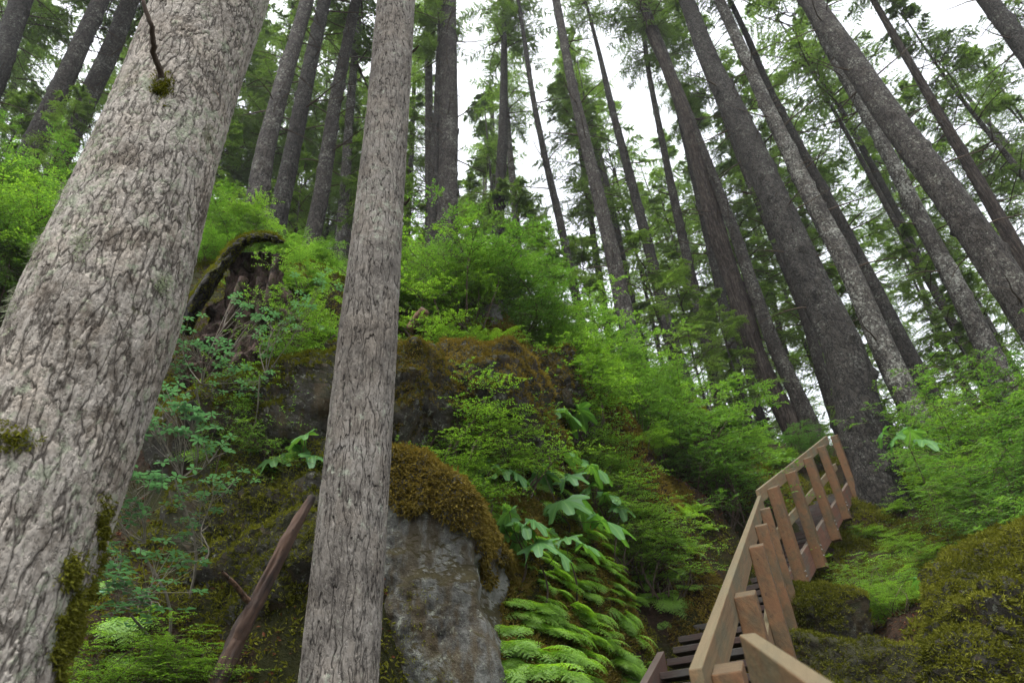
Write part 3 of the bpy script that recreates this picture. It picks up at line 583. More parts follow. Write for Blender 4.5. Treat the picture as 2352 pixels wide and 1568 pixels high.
TL = [
 # pts, assumed diameter, bark, label, options
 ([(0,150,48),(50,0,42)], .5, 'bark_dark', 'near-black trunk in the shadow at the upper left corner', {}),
 ([(55,373,44),(151,176,38),(232,0,34)], .45, 'bark_mid', 'leaning trunk left of the massive near trunk, ending in the green shrubs', {}),
 ([(136,373,40),(200,227,40),(252,126,38),(300,0,34)], .45, 'bark_mid', 'leaning grooved trunk tight against the dark shrubs, next to the massive near trunk', {}),
 ([(212,373,26),(272,217,24),(322,90,22),(348,0,20)], .36, 'bark_dark', 'thin dark trunk half covered by the massive near trunk', {}),
 ([(25,215,16),(110,0,13)], .36, 'bark_mid', 'very thin far trunk against the bright gap at upper left', {}),
 ([(590,480,50),(605,353,44),(655,176,36),(706,0,30)], .42, 'bark_mid', 'grey trunk immediately right of the massive near trunk, standing behind the rotten stump', {}),
 ([(635,514,44),(670,353,38),(706,176,33),(746,0,27)], .40, 'bark_dark', 'darker twin trunk whose foot is hidden by the stump cap', {}),
 ([(695,640,40),(736,460,36),(770,230,29),(818,0,22)], .40, 'bark_mid', 'bare trunk leaning right between the stump and the slender near trunk', {}),
 ([(789,470,24),(804,252,19),(826,0,15)], .32, 'bark_pale', 'pale thin trunk touching the left edge of the slender near trunk', {}),
 ([(776,600,30),(784,520,27),(790,440,18)], .38, 'bark_dark', 'short dark trunk with a bushy skirt of twigs beside the slender near trunk', {'Ht':9}),
 ([(987,560,22),(986,420,19),(985,250,18),(985,0,17)], .36, 'bark_mid', 'straight thin trunk in the gap between the slender near trunk and the tallest brown one', {}),
 ([(1016,705,60),(1028,453,48),(1030,201,42),(1028,0,38)], .60, 'bark_mid', 'tall thick brown trunk with broken limb stubs growing on the mossy rock slab', {'flare':.7,'stubs':True}),
 ([(985,700,34),(998,377,28),(1003,280,18)], .34, 'bark_dark', 'narrow dark stem fused to the left flank of the thick brown trunk', {'Ht':16}),
 ([(930,655,14),(945,350,12),(952,160,9)], .28, 'bark_dark', 'needle-thin dark stem just right of the slender near trunk', {}),
 ([(1142,620,28),(1144,503,27),(1156,302,22),(1158,120,15)], .42, 'bark_dark', 'knobbly dark trunk in the centre, thick with broken branch stumps', {'stubs':True}),
 ([(1140,494,11),(1129,227,9)], .26, 'bark_dark', 'thin dark stem running beside the knobbly central trunk', {}),
 ([(1186,560,19),(1184,479,17),(1169,328,14),(1160,180,10)], .36, 'bark_pale', 'faded grey trunk behind the knobbly central trunk', {}),
 ([(1325,690,20),(1285,504,18),(1255,378,15),(1224,227,12),(1197,40,9)], .27, 'bark_dark', 'thin leaning trunk crossing the big bright sky gap', {'cb':.7}),
 ([(1440,740,40),(1411,605,36),(1376,453,30),(1345,328,26),(1310,176,22),(1277,0,18)], .42, 'bark_mid', 'even grey trunk at the right rim of the big sky gap', {'cb':.65}),
 ([(1450,690,17),(1406,478,15),(1376,352,13),(1335,201,11)], .30, 'bark_dark', 'slim trunk close behind the even grey trunk on its right side', {}),
 ([(1377,640,15),(1361,529,14),(1340,392,12)], .28, 'bark_dark', 'slim trunk peeking out left of the even grey trunk', {}),
 ([(1560,830,32),(1542,786,30),(1517,680,27),(1487,554,24),(1441,383,20),(1406,252,15),(1381,141,11)], .40, 'bark_dark', 'dark bent trunk with moss, curving left towards the top among hemlock sprays', {}),
 ([(1650,920,27),(1622,781,25),(1567,544,21),(1547,453,19),(1522,328,15),(1491,176,12),(1476,60,9)], .38, 'bark_mid', 'first of the row of slim trunks left of the fluted reddish one', {}),
 ([(1705,930,28),(1678,790,24),(1663,706,22),(1628,554,19),(1592,403,14)], .38, 'bark_dark', 'middle slim trunk of the row left of the fluted reddish one', {}),
 ([(1738,932,22),(1703,781,20),(1673,706,18),(1643,605,16),(1607,428,12)], .35, 'bark_dark', 'last slim trunk of the row, tight against the fluted reddish one', {}),
 ([(1808,950,44),(1753,860,44),(1713,740,44),(1652,548,38),(1607,384,34),(1572,247,30),(1487,55,20)], .52, 'bark_red', 'fluted reddish-brown trunk that looks like two grown together', {'lump':.2}),
 ([(1855,960,38),(1778,795,33),(1728,658,30),(1690,540,24)], .44, 'bark_mid', 'lichen-spotted trunk leaning onto the right side of the fluted one', {}),
 ([(1789,756,13),(1764,630,12),(1728,504,11),(1693,378,10),(1653,252,9)], .28, 'bark_dark', 'thin trunk visible between the fluted one and the big dark one', {}),
 ([(1912,940,28),(1869,790,24),(1844,706,22),(1799,605,19),(1759,504,17),(1713,403,14)], .38, 'bark_mid', 'straight trunk ending just left of the big dark trunk near the stairs', {}),
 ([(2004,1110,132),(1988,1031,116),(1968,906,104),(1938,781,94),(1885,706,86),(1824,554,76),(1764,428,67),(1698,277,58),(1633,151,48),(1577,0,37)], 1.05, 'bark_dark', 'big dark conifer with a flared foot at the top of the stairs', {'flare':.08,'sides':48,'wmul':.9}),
 ([(2068,880,54),(2020,790,50),(2000,731,48),(1945,605,44),(1874,478,39),(1814,352,34),(1753,227,30),(1698,101,26),(1652,0,22)], .46, 'bark_pale', 'lichen-speckled trunk directly right of the big dark conifer', {'sides':28}),
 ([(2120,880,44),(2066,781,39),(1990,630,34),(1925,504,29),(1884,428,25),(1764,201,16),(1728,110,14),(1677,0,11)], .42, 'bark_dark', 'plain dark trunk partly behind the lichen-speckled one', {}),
 ([(1859,544,12),(1834,453,11),(1820,380,9)], .28, 'bark_mid', 'short visible piece of thin trunk between the big dark and the speckled trunks', {}),
 ([(2240,840,21),(2197,756,20),(2127,630,19),(2066,504,17),(2016,403,15),(1945,277,13),(1884,166,11)], .34, 'bark_dark', 'slim trunk with dead hooked twigs, left neighbour of the long grey right-hand trunk', {}),
 ([(2305,880,50),(2262,790,46),(2197,655,41),(2127,529,36),(2066,403,32),(2000,277,27),(1935,171,22)], .48, 'bark_pale', 'long grey trunk parallel to and below the thickest leaning trunk at the right', {'sides':28}),
 ([(2420,800,82),(2352,706,76),(2268,579,70),(2177,443,65),(2091,337,60),(2005,211,54),(1925,91,49),(1859,0,44)], .60, 'bark_mid', 'thickest trunk on the right, slanting steeply from the top edge to the right edge', {'sides':40}),
 ([(2400,690,36),(2352,604,32),(2268,453,27)], .42, 'bark_red', 'reddish trunk glimpsed behind the thickest slanting trunk near the right edge', {}),
 ([(2410,200,44),(2352,110,40),(2268,0,36)], .5, 'bark_dark', 'dark trunk cutting the upper right corner', {}),
 ([(2360,390,15),(2308,328,13)], .32, 'bark_pale', 'faint grey trunk low in the foliage beneath the upper right corner trunk', {}),
 ([(2200,860,14),(2167,790,13),(2106,630,10)], .32, 'bark_pale', 'pale thin trunk fading in the bright thicket at the right', {}),
 ([(2330,930,16),(2270,830,14),(2235,760,12)], .34, 'bark_pale', 'washed-out trunk rising from the shrubs at the right edge', {}),
 ([(1098,640,12),(1112,480,11),(1116,340,9)], .30, 'bark_pale', 'faint pale trunk left of the knobbly central one', {}),
]
for pts, D, mat, lab, op in TL:
    op = dict(op); stubs = op.pop('stubs', False); d0 = F * D / pts[0][2] * .95
    op.setdefault('cb', .42 if pts[0][0] < 900 else .70 if 1200 < pts[0][0] < 1860 else .62)
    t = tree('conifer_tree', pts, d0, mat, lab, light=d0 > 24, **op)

def far_tree(i, az, r, D, Ht, mat, lean, light):
    b = on_ground([sin(az) * r, cos(az) * r, 0]); t = thing('conifer_tree', b, 'one of the slim far conifers merging into the pale green forest behind the slope', 'tree', 'slim far conifers behind the slope')
    o = link('trunk', FT[i % 4], t); o.scale = (D / .4, D / .4, Ht / 27); o.rotation_euler = (lean[0], lean[1], i)
    cb_ = (.40 if r < 34 else .16) + rs.uniform(-.08, .12)
    for k in range(1):
        o = link('crown', (CR_L if light else CR)[i % (3 if light else 5)], t); o.location = (0, 0, Ht * cb_); o.rotation_euler = (lean[0], lean[1], i * 2.4); o.scale = (Ht * .6 / 13 * .95,) * 2 + (Ht * (1 - cb_) / 13,)
FT = []
for i in range(4):
    zz = np.linspace(-.5, 27, 30); FT.append(trunk_mesh(np.stack([.1 * np.sin(zz * .3 + i), .1 * np.cos(zz * .25), zz], -1), np.interp(zz, [-.5, 27], [.2, .02]), 10, 30, ('bark_mid', 'bark_dark', 'bark_pale', 'bark_mid')[i], .05, i + 60, .3))
rs = np.random.RandomState(55); placed = []
NF = 232
for i in range(NF):
    for _ in range(30):
        az = radians(rs.uniform(-58, 56) if i < 175 else rs.uniform(-36, -9)); r = rs.uniform(20, 75) if i > 30 else rs.uniform(17, 30); r = rs.uniform(21 if az > radians(16) else 19, 66) if az > radians(-8) else r; p = np.array([sin(az) * r, cos(az) * r])
        if all(np.hypot(*(p - q)) > 1.6 for q in placed) and not (radians(1) < az < radians(11) and r < 45 and rs.rand() < .85): break
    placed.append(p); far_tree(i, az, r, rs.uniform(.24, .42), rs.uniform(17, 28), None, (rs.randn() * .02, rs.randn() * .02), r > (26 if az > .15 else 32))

YC = []
for i in range(3):
    me = crown_mesh(140 + i, 6.0, 1.5, 46, .85, .035); me.materials[0] = M['needle_light']; YC.append(me)
zz = np.linspace(-.4, 6.1, 16); YT = trunk_mesh(np.stack([.03 * np.sin(zz), .03 * np.cos(zz * 1.3), zz], -1), np.interp(zz, [-.4, 6.1], [.055, .006]), 8, 20, 'bark_mid', .04, 80, .2)
for i, (x, y, d) in enumerate([(520, 300, 19), (900, 470, 21), (1250, 560, 20), (1180, 440, 24), (1470, 560, 18), (1330, 560, 22), (1540, 620, 22), (1640, 700, 19), (1720, 640, 24), (1890, 620, 20), (2080, 560, 19), (2200, 640, 18), (2330, 700, 18), (2150, 760, 22), (60, 250, 18), (180, 240, 16), (700, 380, 20), (870, 330, 18), (1010, 480, 24)]):
    top = P(x, y, d); b = on_ground(top); h = min(max(top[2] - b[2], 2.5), 9); t = thing('young_conifer', b, 'one of the young feathery conifers filling the gaps between the tall trunks', 'tree', 'young conifers between the trunks')
    for nm, me in (('trunk', YT), ('crown', YC[i % 3])):
        o = link(nm, me, t); o.scale = (h / 6,) * 3; o.rotation_euler = (0, 0, i * 1.7)
        if nm == 'crown': o.location = (0, 0, .5)
# ------------------------------------------------------------------ shrubs, ferns, broad-leaved plants
def bush_mesh(seed, H_=1.4, R=.9, nst=13, leafL=.030, mat='shrub', flat=.35, ovate=False, T=13, up=.8):
    rs = np.random.RandomState(seed); mb = MB(); K = 8; t = np.linspace(0, 1, K); az = rs.uniform(0, 2 * pi, nst)
    hh = H_ * (.55 + .45 * rs.rand(nst)); ro = R * rs.uniform(.15, .8, nst); o_ = np.stack([np.cos(az), np.sin(az), 0 * az], -1)
    wob = rs.randn(nst, 3) * .12 * [1, 1, 0]
    def st(u): return o_[:, None] * (ro[:, None] * u ** 1.3)[..., None] + wob[:, None] * np.sin(u * 5)[..., None] + np.array([0, 0, 1.]) * (hh[:, None] * u ** .85)[..., None] + rs0[:, None]
    rs0 = rs.randn(nst, 3) * [.10, .10, 0]
    tubes(mb, st(np.broadcast_to(t, (nst, K))), np.broadcast_to(.008 * (1.15 - t), (nst, K)), 5, 1)
    u = rs.uniform(.22, 1, (nst, T)); b = st(u).reshape(-1, 3); n = len(b)
    ta = (az[:, None] + rs.randn(nst, T) * 1.1).ravel(); el = rs.uniform(-.05, .5, n); l = (R * rs.uniform(.25, .7, n)) * (1.15 - u.ravel() * .55)
    d = np.stack([np.cos(ta) * np.cos(el), np.sin(ta) * np.cos(el), np.sin(el)], -1)
    def arc(b, d, l, u, dr=.18): return b[:, None] + d[:, None] * (l[:, None] * u)[..., None] - np.array([0, 0, 1.]) * (l[:, None] * dr * u ** 2)[..., None]
    tubes(mb, arc(b, d, l, np.broadcast_to(np.linspace(0, 1, 5), (n, 5))), np.broadcast_to(np.linspace(.0035, .0012, 5), (n, 5)), 3, 1)
    S = 6; us = np.broadcast_to(np.linspace(.2, .95, S), (n, S)); sb = arc(b, d, l, us).reshape(-1, 3); sg = np.tile([1, -1] * (S // 2), n)
    sd = nrm(np.cross(np.repeat(d, S, 0), [0, 0, 1.])); dd = nrm(np.repeat(d, S, 0) * .75 + sd * sg[:, None] * .75 + rs.randn(n * S, 3) * .15); sl_ = np.repeat(l, S) * .42 * rs.uniform(.6, 1.2, n * S)
    tubes(mb, arc(sb, dd, sl_, np.broadcast_to(np.linspace(0, 1, 3), (n * S, 3))), np.broadcast_to([.0016, .0012, .0008], (n * S, 3)), 3, 1)
    for (bb, d2, l2, Mn) in ((b, d, l, 9), (sb, dd, sl_, 7)):
        m_ = len(bb); uu = np.broadcast_to(np.linspace(.2, 1, Mn), (m_, Mn)); q = arc(bb, d2, l2, uu).reshape(-1, 3); D_ = np.repeat(d2, Mn, 0); s2 = nrm(np.cross(D_, [0, 0, 1.]))
        for sg2 in (-1, 1):
            kp = rs.rand(len(q)) < .85
            dl = nrm(D_ * .55 + s2 * sg2 * .8 + rs.randn(len(q), 3) * .22)[kp]; ln = leafL * rs.uniform(.55, 1.25, kp.sum())
            leaves(mb, q[kp], dl, nrm(np.array([0, 0, 1.]) + rs.randn(kp.sum(), 3) * flat), ln, ln * .5, 0, rs.rand(kp.sum()), .12, .45)
    return mb.mesh('foliage', [M[mat], M['twig']])
BU = [bush_mesh(500 + i, leafL=(.030, .024, .038, .028)[i], mat=('shrub', 'shrub_b', 'shrub_c', 'shrub_b')[i], T=(11, 13, 9, 12)[i]) for i in range(4)]
BUS = [bush_mesh(520 + i, 1.2, .75, 11, .022) for i in range(3)]
BUD = []
for me in BU[:2]:
    c = me.copy(); c.materials[0] = leaf_mat('hemlock_leaf', (.03, .08, .022), (.08, .17, .04), .5); BUD.append(c)
bush_n = [0]
def bush(px, py, d, lab, kind='shrub', protos=None, H0=1.4, wmul=1.0, group=None, cat='shrub', tilt=0, minh=.35):
    top = P(px, py, d); b = on_ground(top); h = max(minh, top[2] - b[2]); h = min(h, 3.2); k = bush_n[0]; bush_n[0] += 1
    s = h / H0; t = thing(kind, b, lab, cat, group); protos = protos or BU
    o = link('foliage', protos[k % len(protos)], t); w = min(max(s, .55), 1.5) * wmul; o.scale = (w, w, s); o.rotation_euler = (0, tilt, k * 2.1)
    return t
GS = 'bright green airy shrubs along the slope crest'
def row(lab, lst, **k):
    for (x, y, d) in lst: bush(x, y, d, lab, group=lab.split(',')[0], **k)
row('airy bright green shrub, one of a thicket before the thick brown trunk on the slab', [(1000, 545, 8.8), (1075, 520, 9.0), (1130, 560, 9.2), (1180, 600, 9.4), (1060, 610, 8.6), (1120, 640, 8.8), (960, 640, 8.6), (1200, 670, 9.2)])
row('light green bush, part of the hedge-like band between the outcrops and the slim trunks', [(1250, 700, 9.5), (1300, 750, 9.2), (1360, 720, 11), (1400, 760, 10.6), (1450, 810, 10.8), (1500, 850, 11), (1350, 810, 9), (1430, 850, 9.6), (1290, 800, 8.4), (1520, 870, 11), (1570, 850, 10.5), (1480, 920, 9.8), (1380, 890, 9), (1600, 930, 9.8), (1220, 770, 8.8)])
row('dense leafy bush, one of those shading the left of the upper stairs', [(1560, 980, 11), (1610, 1000, 12), (1500, 1010, 10), (1540, 1080, 10), (1600, 1110, 11.5), (1470, 1060, 9.5), (1670, 1010, 12.5), (1740, 1010, 14), (1690, 1090, 13.5), (1800, 970, 13.5), (1850, 970, 14), (1780, 1040, 13), (1440, 1050, 8.8)], protos=BUD + BU[:2])
row('bright shrub, one of those right of the big dark conifer foot', [(2070, 870, 13), (2130, 900, 12), (2110, 960, 11.5), (2180, 960, 10), (2150, 1030, 9)])
row('layered green shrub, one of the thicket filling the right edge', [(2200, 900, 10), (2260, 880, 10.5), (2320, 760, 9.5), (2340, 900, 8.5), (2230, 990, 8), (2300, 980, 7.6), (2340, 1050, 7), (2220, 1050, 8), (2250, 1080, 7), (2300, 1130, 6.4), (2240, 1150, 7), (2345, 1160, 6)], protos=BU + BUD)
row('green shrub, one of those crowding the left edge beyond the massive trunk', [(30, 380, 10), (110, 390, 10.5), (170, 380, 11), (60, 450, 9), (140, 470, 9), (20, 520, 8.6), (90, 560, 8.6), (200, 450, 9.5), (20, 610, 8.4), (-40, 450, 9)])
row('green shrub, one of those growing around and behind the rotten stump', [(520, 480, 9.4), (570, 470, 9.6), (480, 560, 8.8), (640, 540, 9.2), (460, 620, 8.2), (700, 600, 9.4), (740, 600, 8.6), (690, 680, 7.4), (640, 640, 7.4), (760, 690, 7.4)])
row('green leafy shrub, one of those half hiding the rotten stump', [(650, 700, 5.9), (560, 860, 5.3), (640, 850, 5.3), (670, 620, 6.3)], protos=BUS, H0=1.2, wmul=.6)
row('low leafy shrub, one of those dotting the orange mossy bank under the shrub band', [(1340, 1000, 7.5), (1400, 1050, 7.6), (1450, 1110, 7.4), (1380, 1100, 7), (1480, 1170, 7.2), (1330, 950, 7.8), (1520, 1190, 7.6)], protos=BUS, H0=1.2)
row('small dark-leaved shrub, one of those in the hollow right of the lower stairs', [(1990, 1190, 10.5), (2050, 1170, 11), (2100, 1130, 11.5), (2080, 1230, 9), (1940, 1300, 6.8), (2000, 1270, 7.2), (2080, 1300, 6.6), (1980, 1390, 6), (2060, 1400, 5.8), (2120, 1220, 7.6), (2140, 1330, 6), (1960, 1240, 8)], protos=BUS, H0=1.2)
row('fine-leaved low shrub, one of those rooted among the mossy outcrops', [(1000, 970, 5.4), (1040, 1010, 5.4), (1060, 880, 6), (1150, 870, 6.6), (980, 780, 7.4), (1010, 870, 6.2), (1090, 800, 7.4), (960, 700, 7.8), (1060, 740, 8), (1130, 790, 7.6), (700, 820, 6.2), (640, 820, 6.4), (720, 760, 6.8), (590, 760, 6.6)], protos=BUS, H0=1.2)
bush(330, 1400, 3.3, 'small yellow-green conifer seedling sprays beside the mossy foot of the massive trunk', 'seedling', BUS, 1.2, cat='seedling')
bush(430, 1420, 3.5, 'bright green seedling with light tips left of the leaning dead pole', 'seedling', BUS, 1.2, cat='seedling')
bush(250, 1470, 3.1, 'low yellow-green seedling at the bottom edge against the massive trunk', 'seedling', BUS, 1.2, cat='seedling')

# ferns
def fern_mesh(seed, nf, L, el0, el1, npin, wfac, tri, stalk=.12, npl=8, drape=False):
    rs = np.random.RandomState(seed); mb = MB()
    for k in range(nf):
        a = 2 * pi * (k + rs.rand() * .7) / nf if not drape else rs.uniform(-1.1, 1.1); Lk = L * rs.uniform(.7, 1.15); K = 26; e = np.radians(np.linspace(el0 + rs.randn() * 6, el1 + rs.randn() * 8, K)); ds = Lk / (K - 1)
        x = np.concatenate([[0], np.cumsum(np.cos(e[:-1]) * ds)]); z = np.concatenate([[0], np.cumsum(np.sin(e[:-1]) * ds)]); o_ = np.array([cos(a), sin(a), 0]); s_ = np.array([-sin(a), cos(a), 0])
        bend = rs.randn() * .15; pts = o_ * x[:, None] + s_ * (bend * x ** 2 / Lk)[:, None] + np.array([0, 0, 1.]) * z[:, None] + np.array([0, 0, 0])
        tubes(mb, pts[None], (np.linspace(.003, .0008, K) * (L / .5) ** .5)[None], 3, 0, np.full(25 * 3, .2))
        tn = nrm(np.gradient(pts, axis=0)); up_ = np.cross(s_, tn) * -1; up_ = up_ * np.sign(up_[:, 2:3] + 1e-6)
        t = np.linspace(stalk, .985, npin); pl = L * wfac * ((1 - (t - stalk) / (1 - stalk)) ** (.9 if tri else .75)) * (1 if tri else np.minimum(1, .35 + (t - stalk) * 3.2)) + .006
        f = lambda arr: np.stack([np.interp(t, np.linspace(0, 1, K), arr[:, i]) for i in range(3)], -1)
        pb, pt, pu = f(pts), f(tn), f(up_)
        for sg in (-1, 1):
            pd = nrm(pt * .42 + s_ * sg + rs.randn(npin, 3) * .05 - np.array([0, 0, .12])); u = np.linspace(.06, 1, npl)
            q = pb[:, None] + pd[:, None] * (pl[:, None] * u)[..., None] - np.array([0, 0, 1.]) * (pl[:, None] * .12 * u ** 2)[..., None]
            w = np.minimum(pl[:, None] * .26, L * (1 - stalk) / npin * .8) * (1.05 - u) ** .6 + .002
            perp = nrm(np.cross(pd, pu))
            for s2 in (-1, 1):
                dl = nrm(perp * s2 + pd * .6)[:, None] + rs.randn(npin, npl, 3) * .10
                leaves(mb, q.reshape(-1, 3), dl.reshape(-1, 3), np.repeat(pu, npl, 0) + rs.randn(npin * npl, 3) * .12, w.ravel(), np.maximum(pl[:, None] / npl * .95 + 0 * w, .003).ravel(), 0, np.full(npin * npl, rs.rand()) * .6 + rs.rand(npin * npl) * .4, .08, .4)
    return mb.mesh('fronds', [M['fern']])
FL = [fern_mesh(700 + i, 7, .62, 68, -25, 18, .19, False) for i in range(3)]
FO = [fern_mesh(720 + i, 6, .38, 50, -48, 8, .52, True, .28, 7, True) for i in range(5)]
rs = np.random.RandomState(77)
def slope_normal(x, y):
    e = .25; z = ground(np.array([x, x + e, x]), np.array([y, y, y + e]), False); return nrm(np.array([-(z[1] - z[0]) / e, -(z[2] - z[0]) / e, 1.]))
def fern(p, protos, sc, lab, group, lean=.5):
    n_ = slope_normal(p[0], p[1]); dv = nrm(np.array([0, 0, 1.]) * (1 - lean) + n_ * lean); t = thing('fern', p, lab, 'fern', group)
    o = link('fronds', protos[rs.randint(len(protos))], t); o.scale = (sc,) * 3; o.rotation_mode = 'QUATERNION'
    o.rotation_quaternion = Vector((0, 0, 1)).rotation_difference(Vector(dv)) @ (Matrix.Rotation(rs.rand() * 6.28 if protos is FL else math.atan2(n_[1] - p[1] * .12, n_[0] - p[0] * .12) + rs.randn() * .35, 3, 'Z').to_quaternion())
def poly_in(x, y, poly):
    c = False; j = len(poly) - 1
    for i in range(len(poly)):
        if (poly[i][1] > y) != (poly[j][1] > y) and x < (poly[j][0] - poly[i][0]) * (y - poly[i][1]) / (poly[j][1] - poly[i][1]) + poly[i][0]: c = not c
        j = i
    return c
def fern_patch(n, poly, protos, sc, lab, group, lean=.5, lift=0):
    xs = [p[0] for p in poly]; ys = [p[1] for p in poly]; k = 0
    for _ in range(n * 6):
        if k >= n: break
        x, y = rs.uniform(min(xs), max(xs)), rs.uniform(min(ys), max(ys))
        if not poly_in(x, y, poly): continue
        h_ = hit(x, y)
        if h_ is None: continue
        fern(h_ - np.array([0, 0, .01]), protos, sc * rs.uniform(.75, 1.25), lab, group, lean); k += 1
fern_patch(56, [(1190, 1380), (1290, 1370), (1400, 1440), (1430, 1568), (1150, 1568), (1140, 1520)], FO, .62, 'lush yellow-green fern in the dense low patch at the bottom, right of the big boulder', 'ferns in the low patch right of the big boulder', .35)
fern_patch(112, [(1170, 1240), (1300, 1230), (1480, 1200), (1570, 1250), (1590, 1370), (1500, 1400), (1400, 1390), (1200, 1350)], FO, .50, 'small bright fern on the mossy bank between the big boulder and the stairs', 'ferns on the bank between the big boulder and the stairs', .35)
fern_patch(26, [(1000, 1090), (1100, 1130), (1190, 1200), (1190, 1260), (1120, 1230), (1040, 1160)], FO, .5, 'glowing light green fern trailing behind the orange moss crest of the big boulder', 'ferns behind the moss crest of the big boulder', .5)
fern_patch(34, [(1030, 980), (1180, 1000), (1330, 1120), (1300, 1180), (1150, 1120), (1020, 1060)], FO, .6, 'medium green fern below the mossy outcrops and above the big boulder', 'ferns below the mossy outcrops', .6)
fern_patch(18, [(920, 770), (1160, 800), (1180, 860), (1050, 880), (940, 860)], FL, .8, 'arching fern on top of the mossy outcrops under the rock slab', 'ferns on top of the mossy outcrops', .4)
fern_patch(12, [(1440, 1180), (1600, 1150), (1660, 1230), (1560, 1300), (1460, 1260)], FL, .55, 'feathery fern on the bare reddish bank left of the lower flight', 'ferns on the reddish bank', .5)
fern_patch(6, [(420, 1000), (720, 960), (730, 1100), (500, 1130)], FO, .9, 'low fern growing on the shaded ledge behind the leaning dead pole', 'ferns on the shaded ledge', .6)
fern_patch(6, [(560, 800), (760, 740), (770, 860), (600, 880)], FO, 1.0, 'fern rooted beside the rotten stump', 'ferns beside the rotten stump', .5)
fern_patch(16, [(1400, 1420), (1530, 1340), (1565, 1380), (1455, 1560), (1420, 1560)], FO, .7, 'small fern hugging the left stringer of the lower flight', 'ferns along the left stringer', .6)
fern_patch(3, [(220, 1300), (420, 1250), (420, 1560), (220, 1560)], FO, .7, 'fern in the dark hollow right of the massive trunk', 'ferns in the dark hollow', .5)
fern_patch(8, [(1900, 1220), (2120, 1180), (2180, 1300), (2000, 1400), (1900, 1330)], FO, .7, 'small dark fern under the big conifer right of the stairs', 'ferns right of the stairs', .5)

# big palmate leaves
def palm_leaf(seed, R=.15):
    rs = np.random.RandomState(seed); nth = 112; th = np.linspace(-pi, pi, nth, endpoint=False)
    lob = [(0, 1.0), (.66, .93), (-.66, .93), (1.35, .80), (-1.35, .80), (2.1, .58), (-2.1, .58)]
    r = np.full(nth, .34)
    for a, l in lob:
        dd = np.abs(th - a); r = np.maximum(r, l * (1 - (dd / .42) ** 1.1 * .50).clip(0))
    r *= 1 - .11 * (np.arange(nth) % 4 == 0) - .04 * (np.arange(nth) % 2); r[np.abs(np.abs(th) - pi) < .18] = .10
    fr = np.array([.02, .35, .7, 1.0]); rad = fr[:, None] * r * R; rip = .10 * np.cos(th * 4.55) * R
    z = -(rad ** 2) / R * .5 + rip * fr[:, None] ** 1.5 + .07 * R * fr[:, None] ** 2 * np.interp(th, np.linspace(-pi, pi, 15), rs.randn(15))
    v = np.stack([rad * np.cos(th), rad * np.sin(th), z], -1); idx = np.arange(4 * nth).reshape(4, nth)
    q = np.stack([idx[:-1], np.roll(idx[:-1], -1, 1), np.roll(idx[1:], -1, 1), idx[1:]], -1).reshape(-1, 4)
    rb = sum(np.exp(-((th - a) / .05) ** 2) for a, _ in lob).clip(0, 1); return MB().quads(v, q, 0, np.tile(.15 + .85 * rb, 3)).mesh('leaf', [M['club']], True)
PL = [palm_leaf(i) for i in range(3)]
def club(leafs, stem_base, lab):
    
    for kk in np.linspace(1, 1.35, 15):
        cen = EYE + (np.mean([P(*l[:3]) for l in leafs], 0) - EYE) * kk; gb = on_ground(cen)
        if cen[2] - gb[2] < .62: break
    leafs = [(x, y, d * kk, s_ * kk) for x, y, d, s_ in leafs]; stem_base = EYE + (np.asarray(stem_base) - EYE) * kk; stem_base = cen * .7 + stem_base * .3
    b = on_ground(stem_base); t = thing('broadleaf_plant', b, lab, 'plant'); cen = np.mean([P(*l[:3]) for l in leafs], 0); hub = np.array([cen[0], cen[1], cen[2] - .16])
    K = 8; u = np.linspace(0, 1, K)[:, None]; pts = b * (1 - u) + hub * u + np.sin(u * 3) * np.array([.04, .02, 0]); mb = MB(); tubes(mb, pts[None] - b, np.linspace(.011, .006, K)[None], 6)
    for l in leafs:
        p = P(*l[:3]); pp = hub * (1 - u) + p * u - np.sin(u * pi) * np.array([0, 0, .03]); tubes(mb, pp[None] - b, np.full((1, K), .003), 4)
    link('stem', mb.mesh('stem', [M['twig']]), t)
    for (x, y, d, s) in leafs:
        p = P(x, y, d); o = link('leaf', PL[rs.randint(3)], t); o.location = p - b; out_ = p - hub; a = math.atan2(out_[1], out_[0])
        o.rotation_euler = Vector(nrm(np.array([-p[0] * .055 + rs.randn() * .12, -p[1] * .055 + rs.randn() * .12, 1.]))).to_track_quat('Z', 'X').to_euler() if False else (rs.randn() * .12 + .25, .22 + rs.rand() * .3, a); o.scale = (s * 1.35,) * 3
club([(1225, 1045, 5.3, 1.1), (1290, 1040, 5.4, 1.25), (1355, 1068, 5.3, 1.2), (1305, 1092, 5.1, 1.0)], P(1300, 1150, 5.4), 'tall stem with lobed maple-like leaves, topmost of the three below the shrub band')
club([(1205, 1115, 4.9, 1.25), (1250, 1085, 5.0, 1.15), (1290, 1150, 4.8, 1.35), (1380, 1195, 4.7, 1.4), (1335, 1155, 4.9, 1.2), (1270, 1185, 4.8, .95)], P(1320, 1250, 5.0), 'largest plant with spreading lobed leaves, pointing down to the stairs')
club([(1240, 920, 6.2, 1.2), (1300, 950, 6.1, 1.25), (1330, 940, 6.2, 1.1), (1270, 945, 6.0, 1.0)], P(1250, 1020, 6.3), 'broad-leaved plant jutting out beside the orange mossy outcrops')
club([(1235, 1245, 4.3, 1.0), (1195, 1235, 4.4, .8), (1280, 1265, 4.3, .85)], P(1230, 1310, 4.5), 'low broad-leaved plant at the right shoulder of the big boulder')
club([(640, 925, 5.0, 1.2), (590, 915, 5.1, 1.0), (690, 935, 5.0, 1.1)], P(640, 1010, 5.1), 'lobed leaves held flat above the dark mossy ledge')
club([(630, 1050, 4.6, .9), (600, 1045, 4.7, .7), (665, 1060, 4.6, .7)], P(620, 1110, 4.7), 'small lobed-leaf plant on top of the dark boulder')
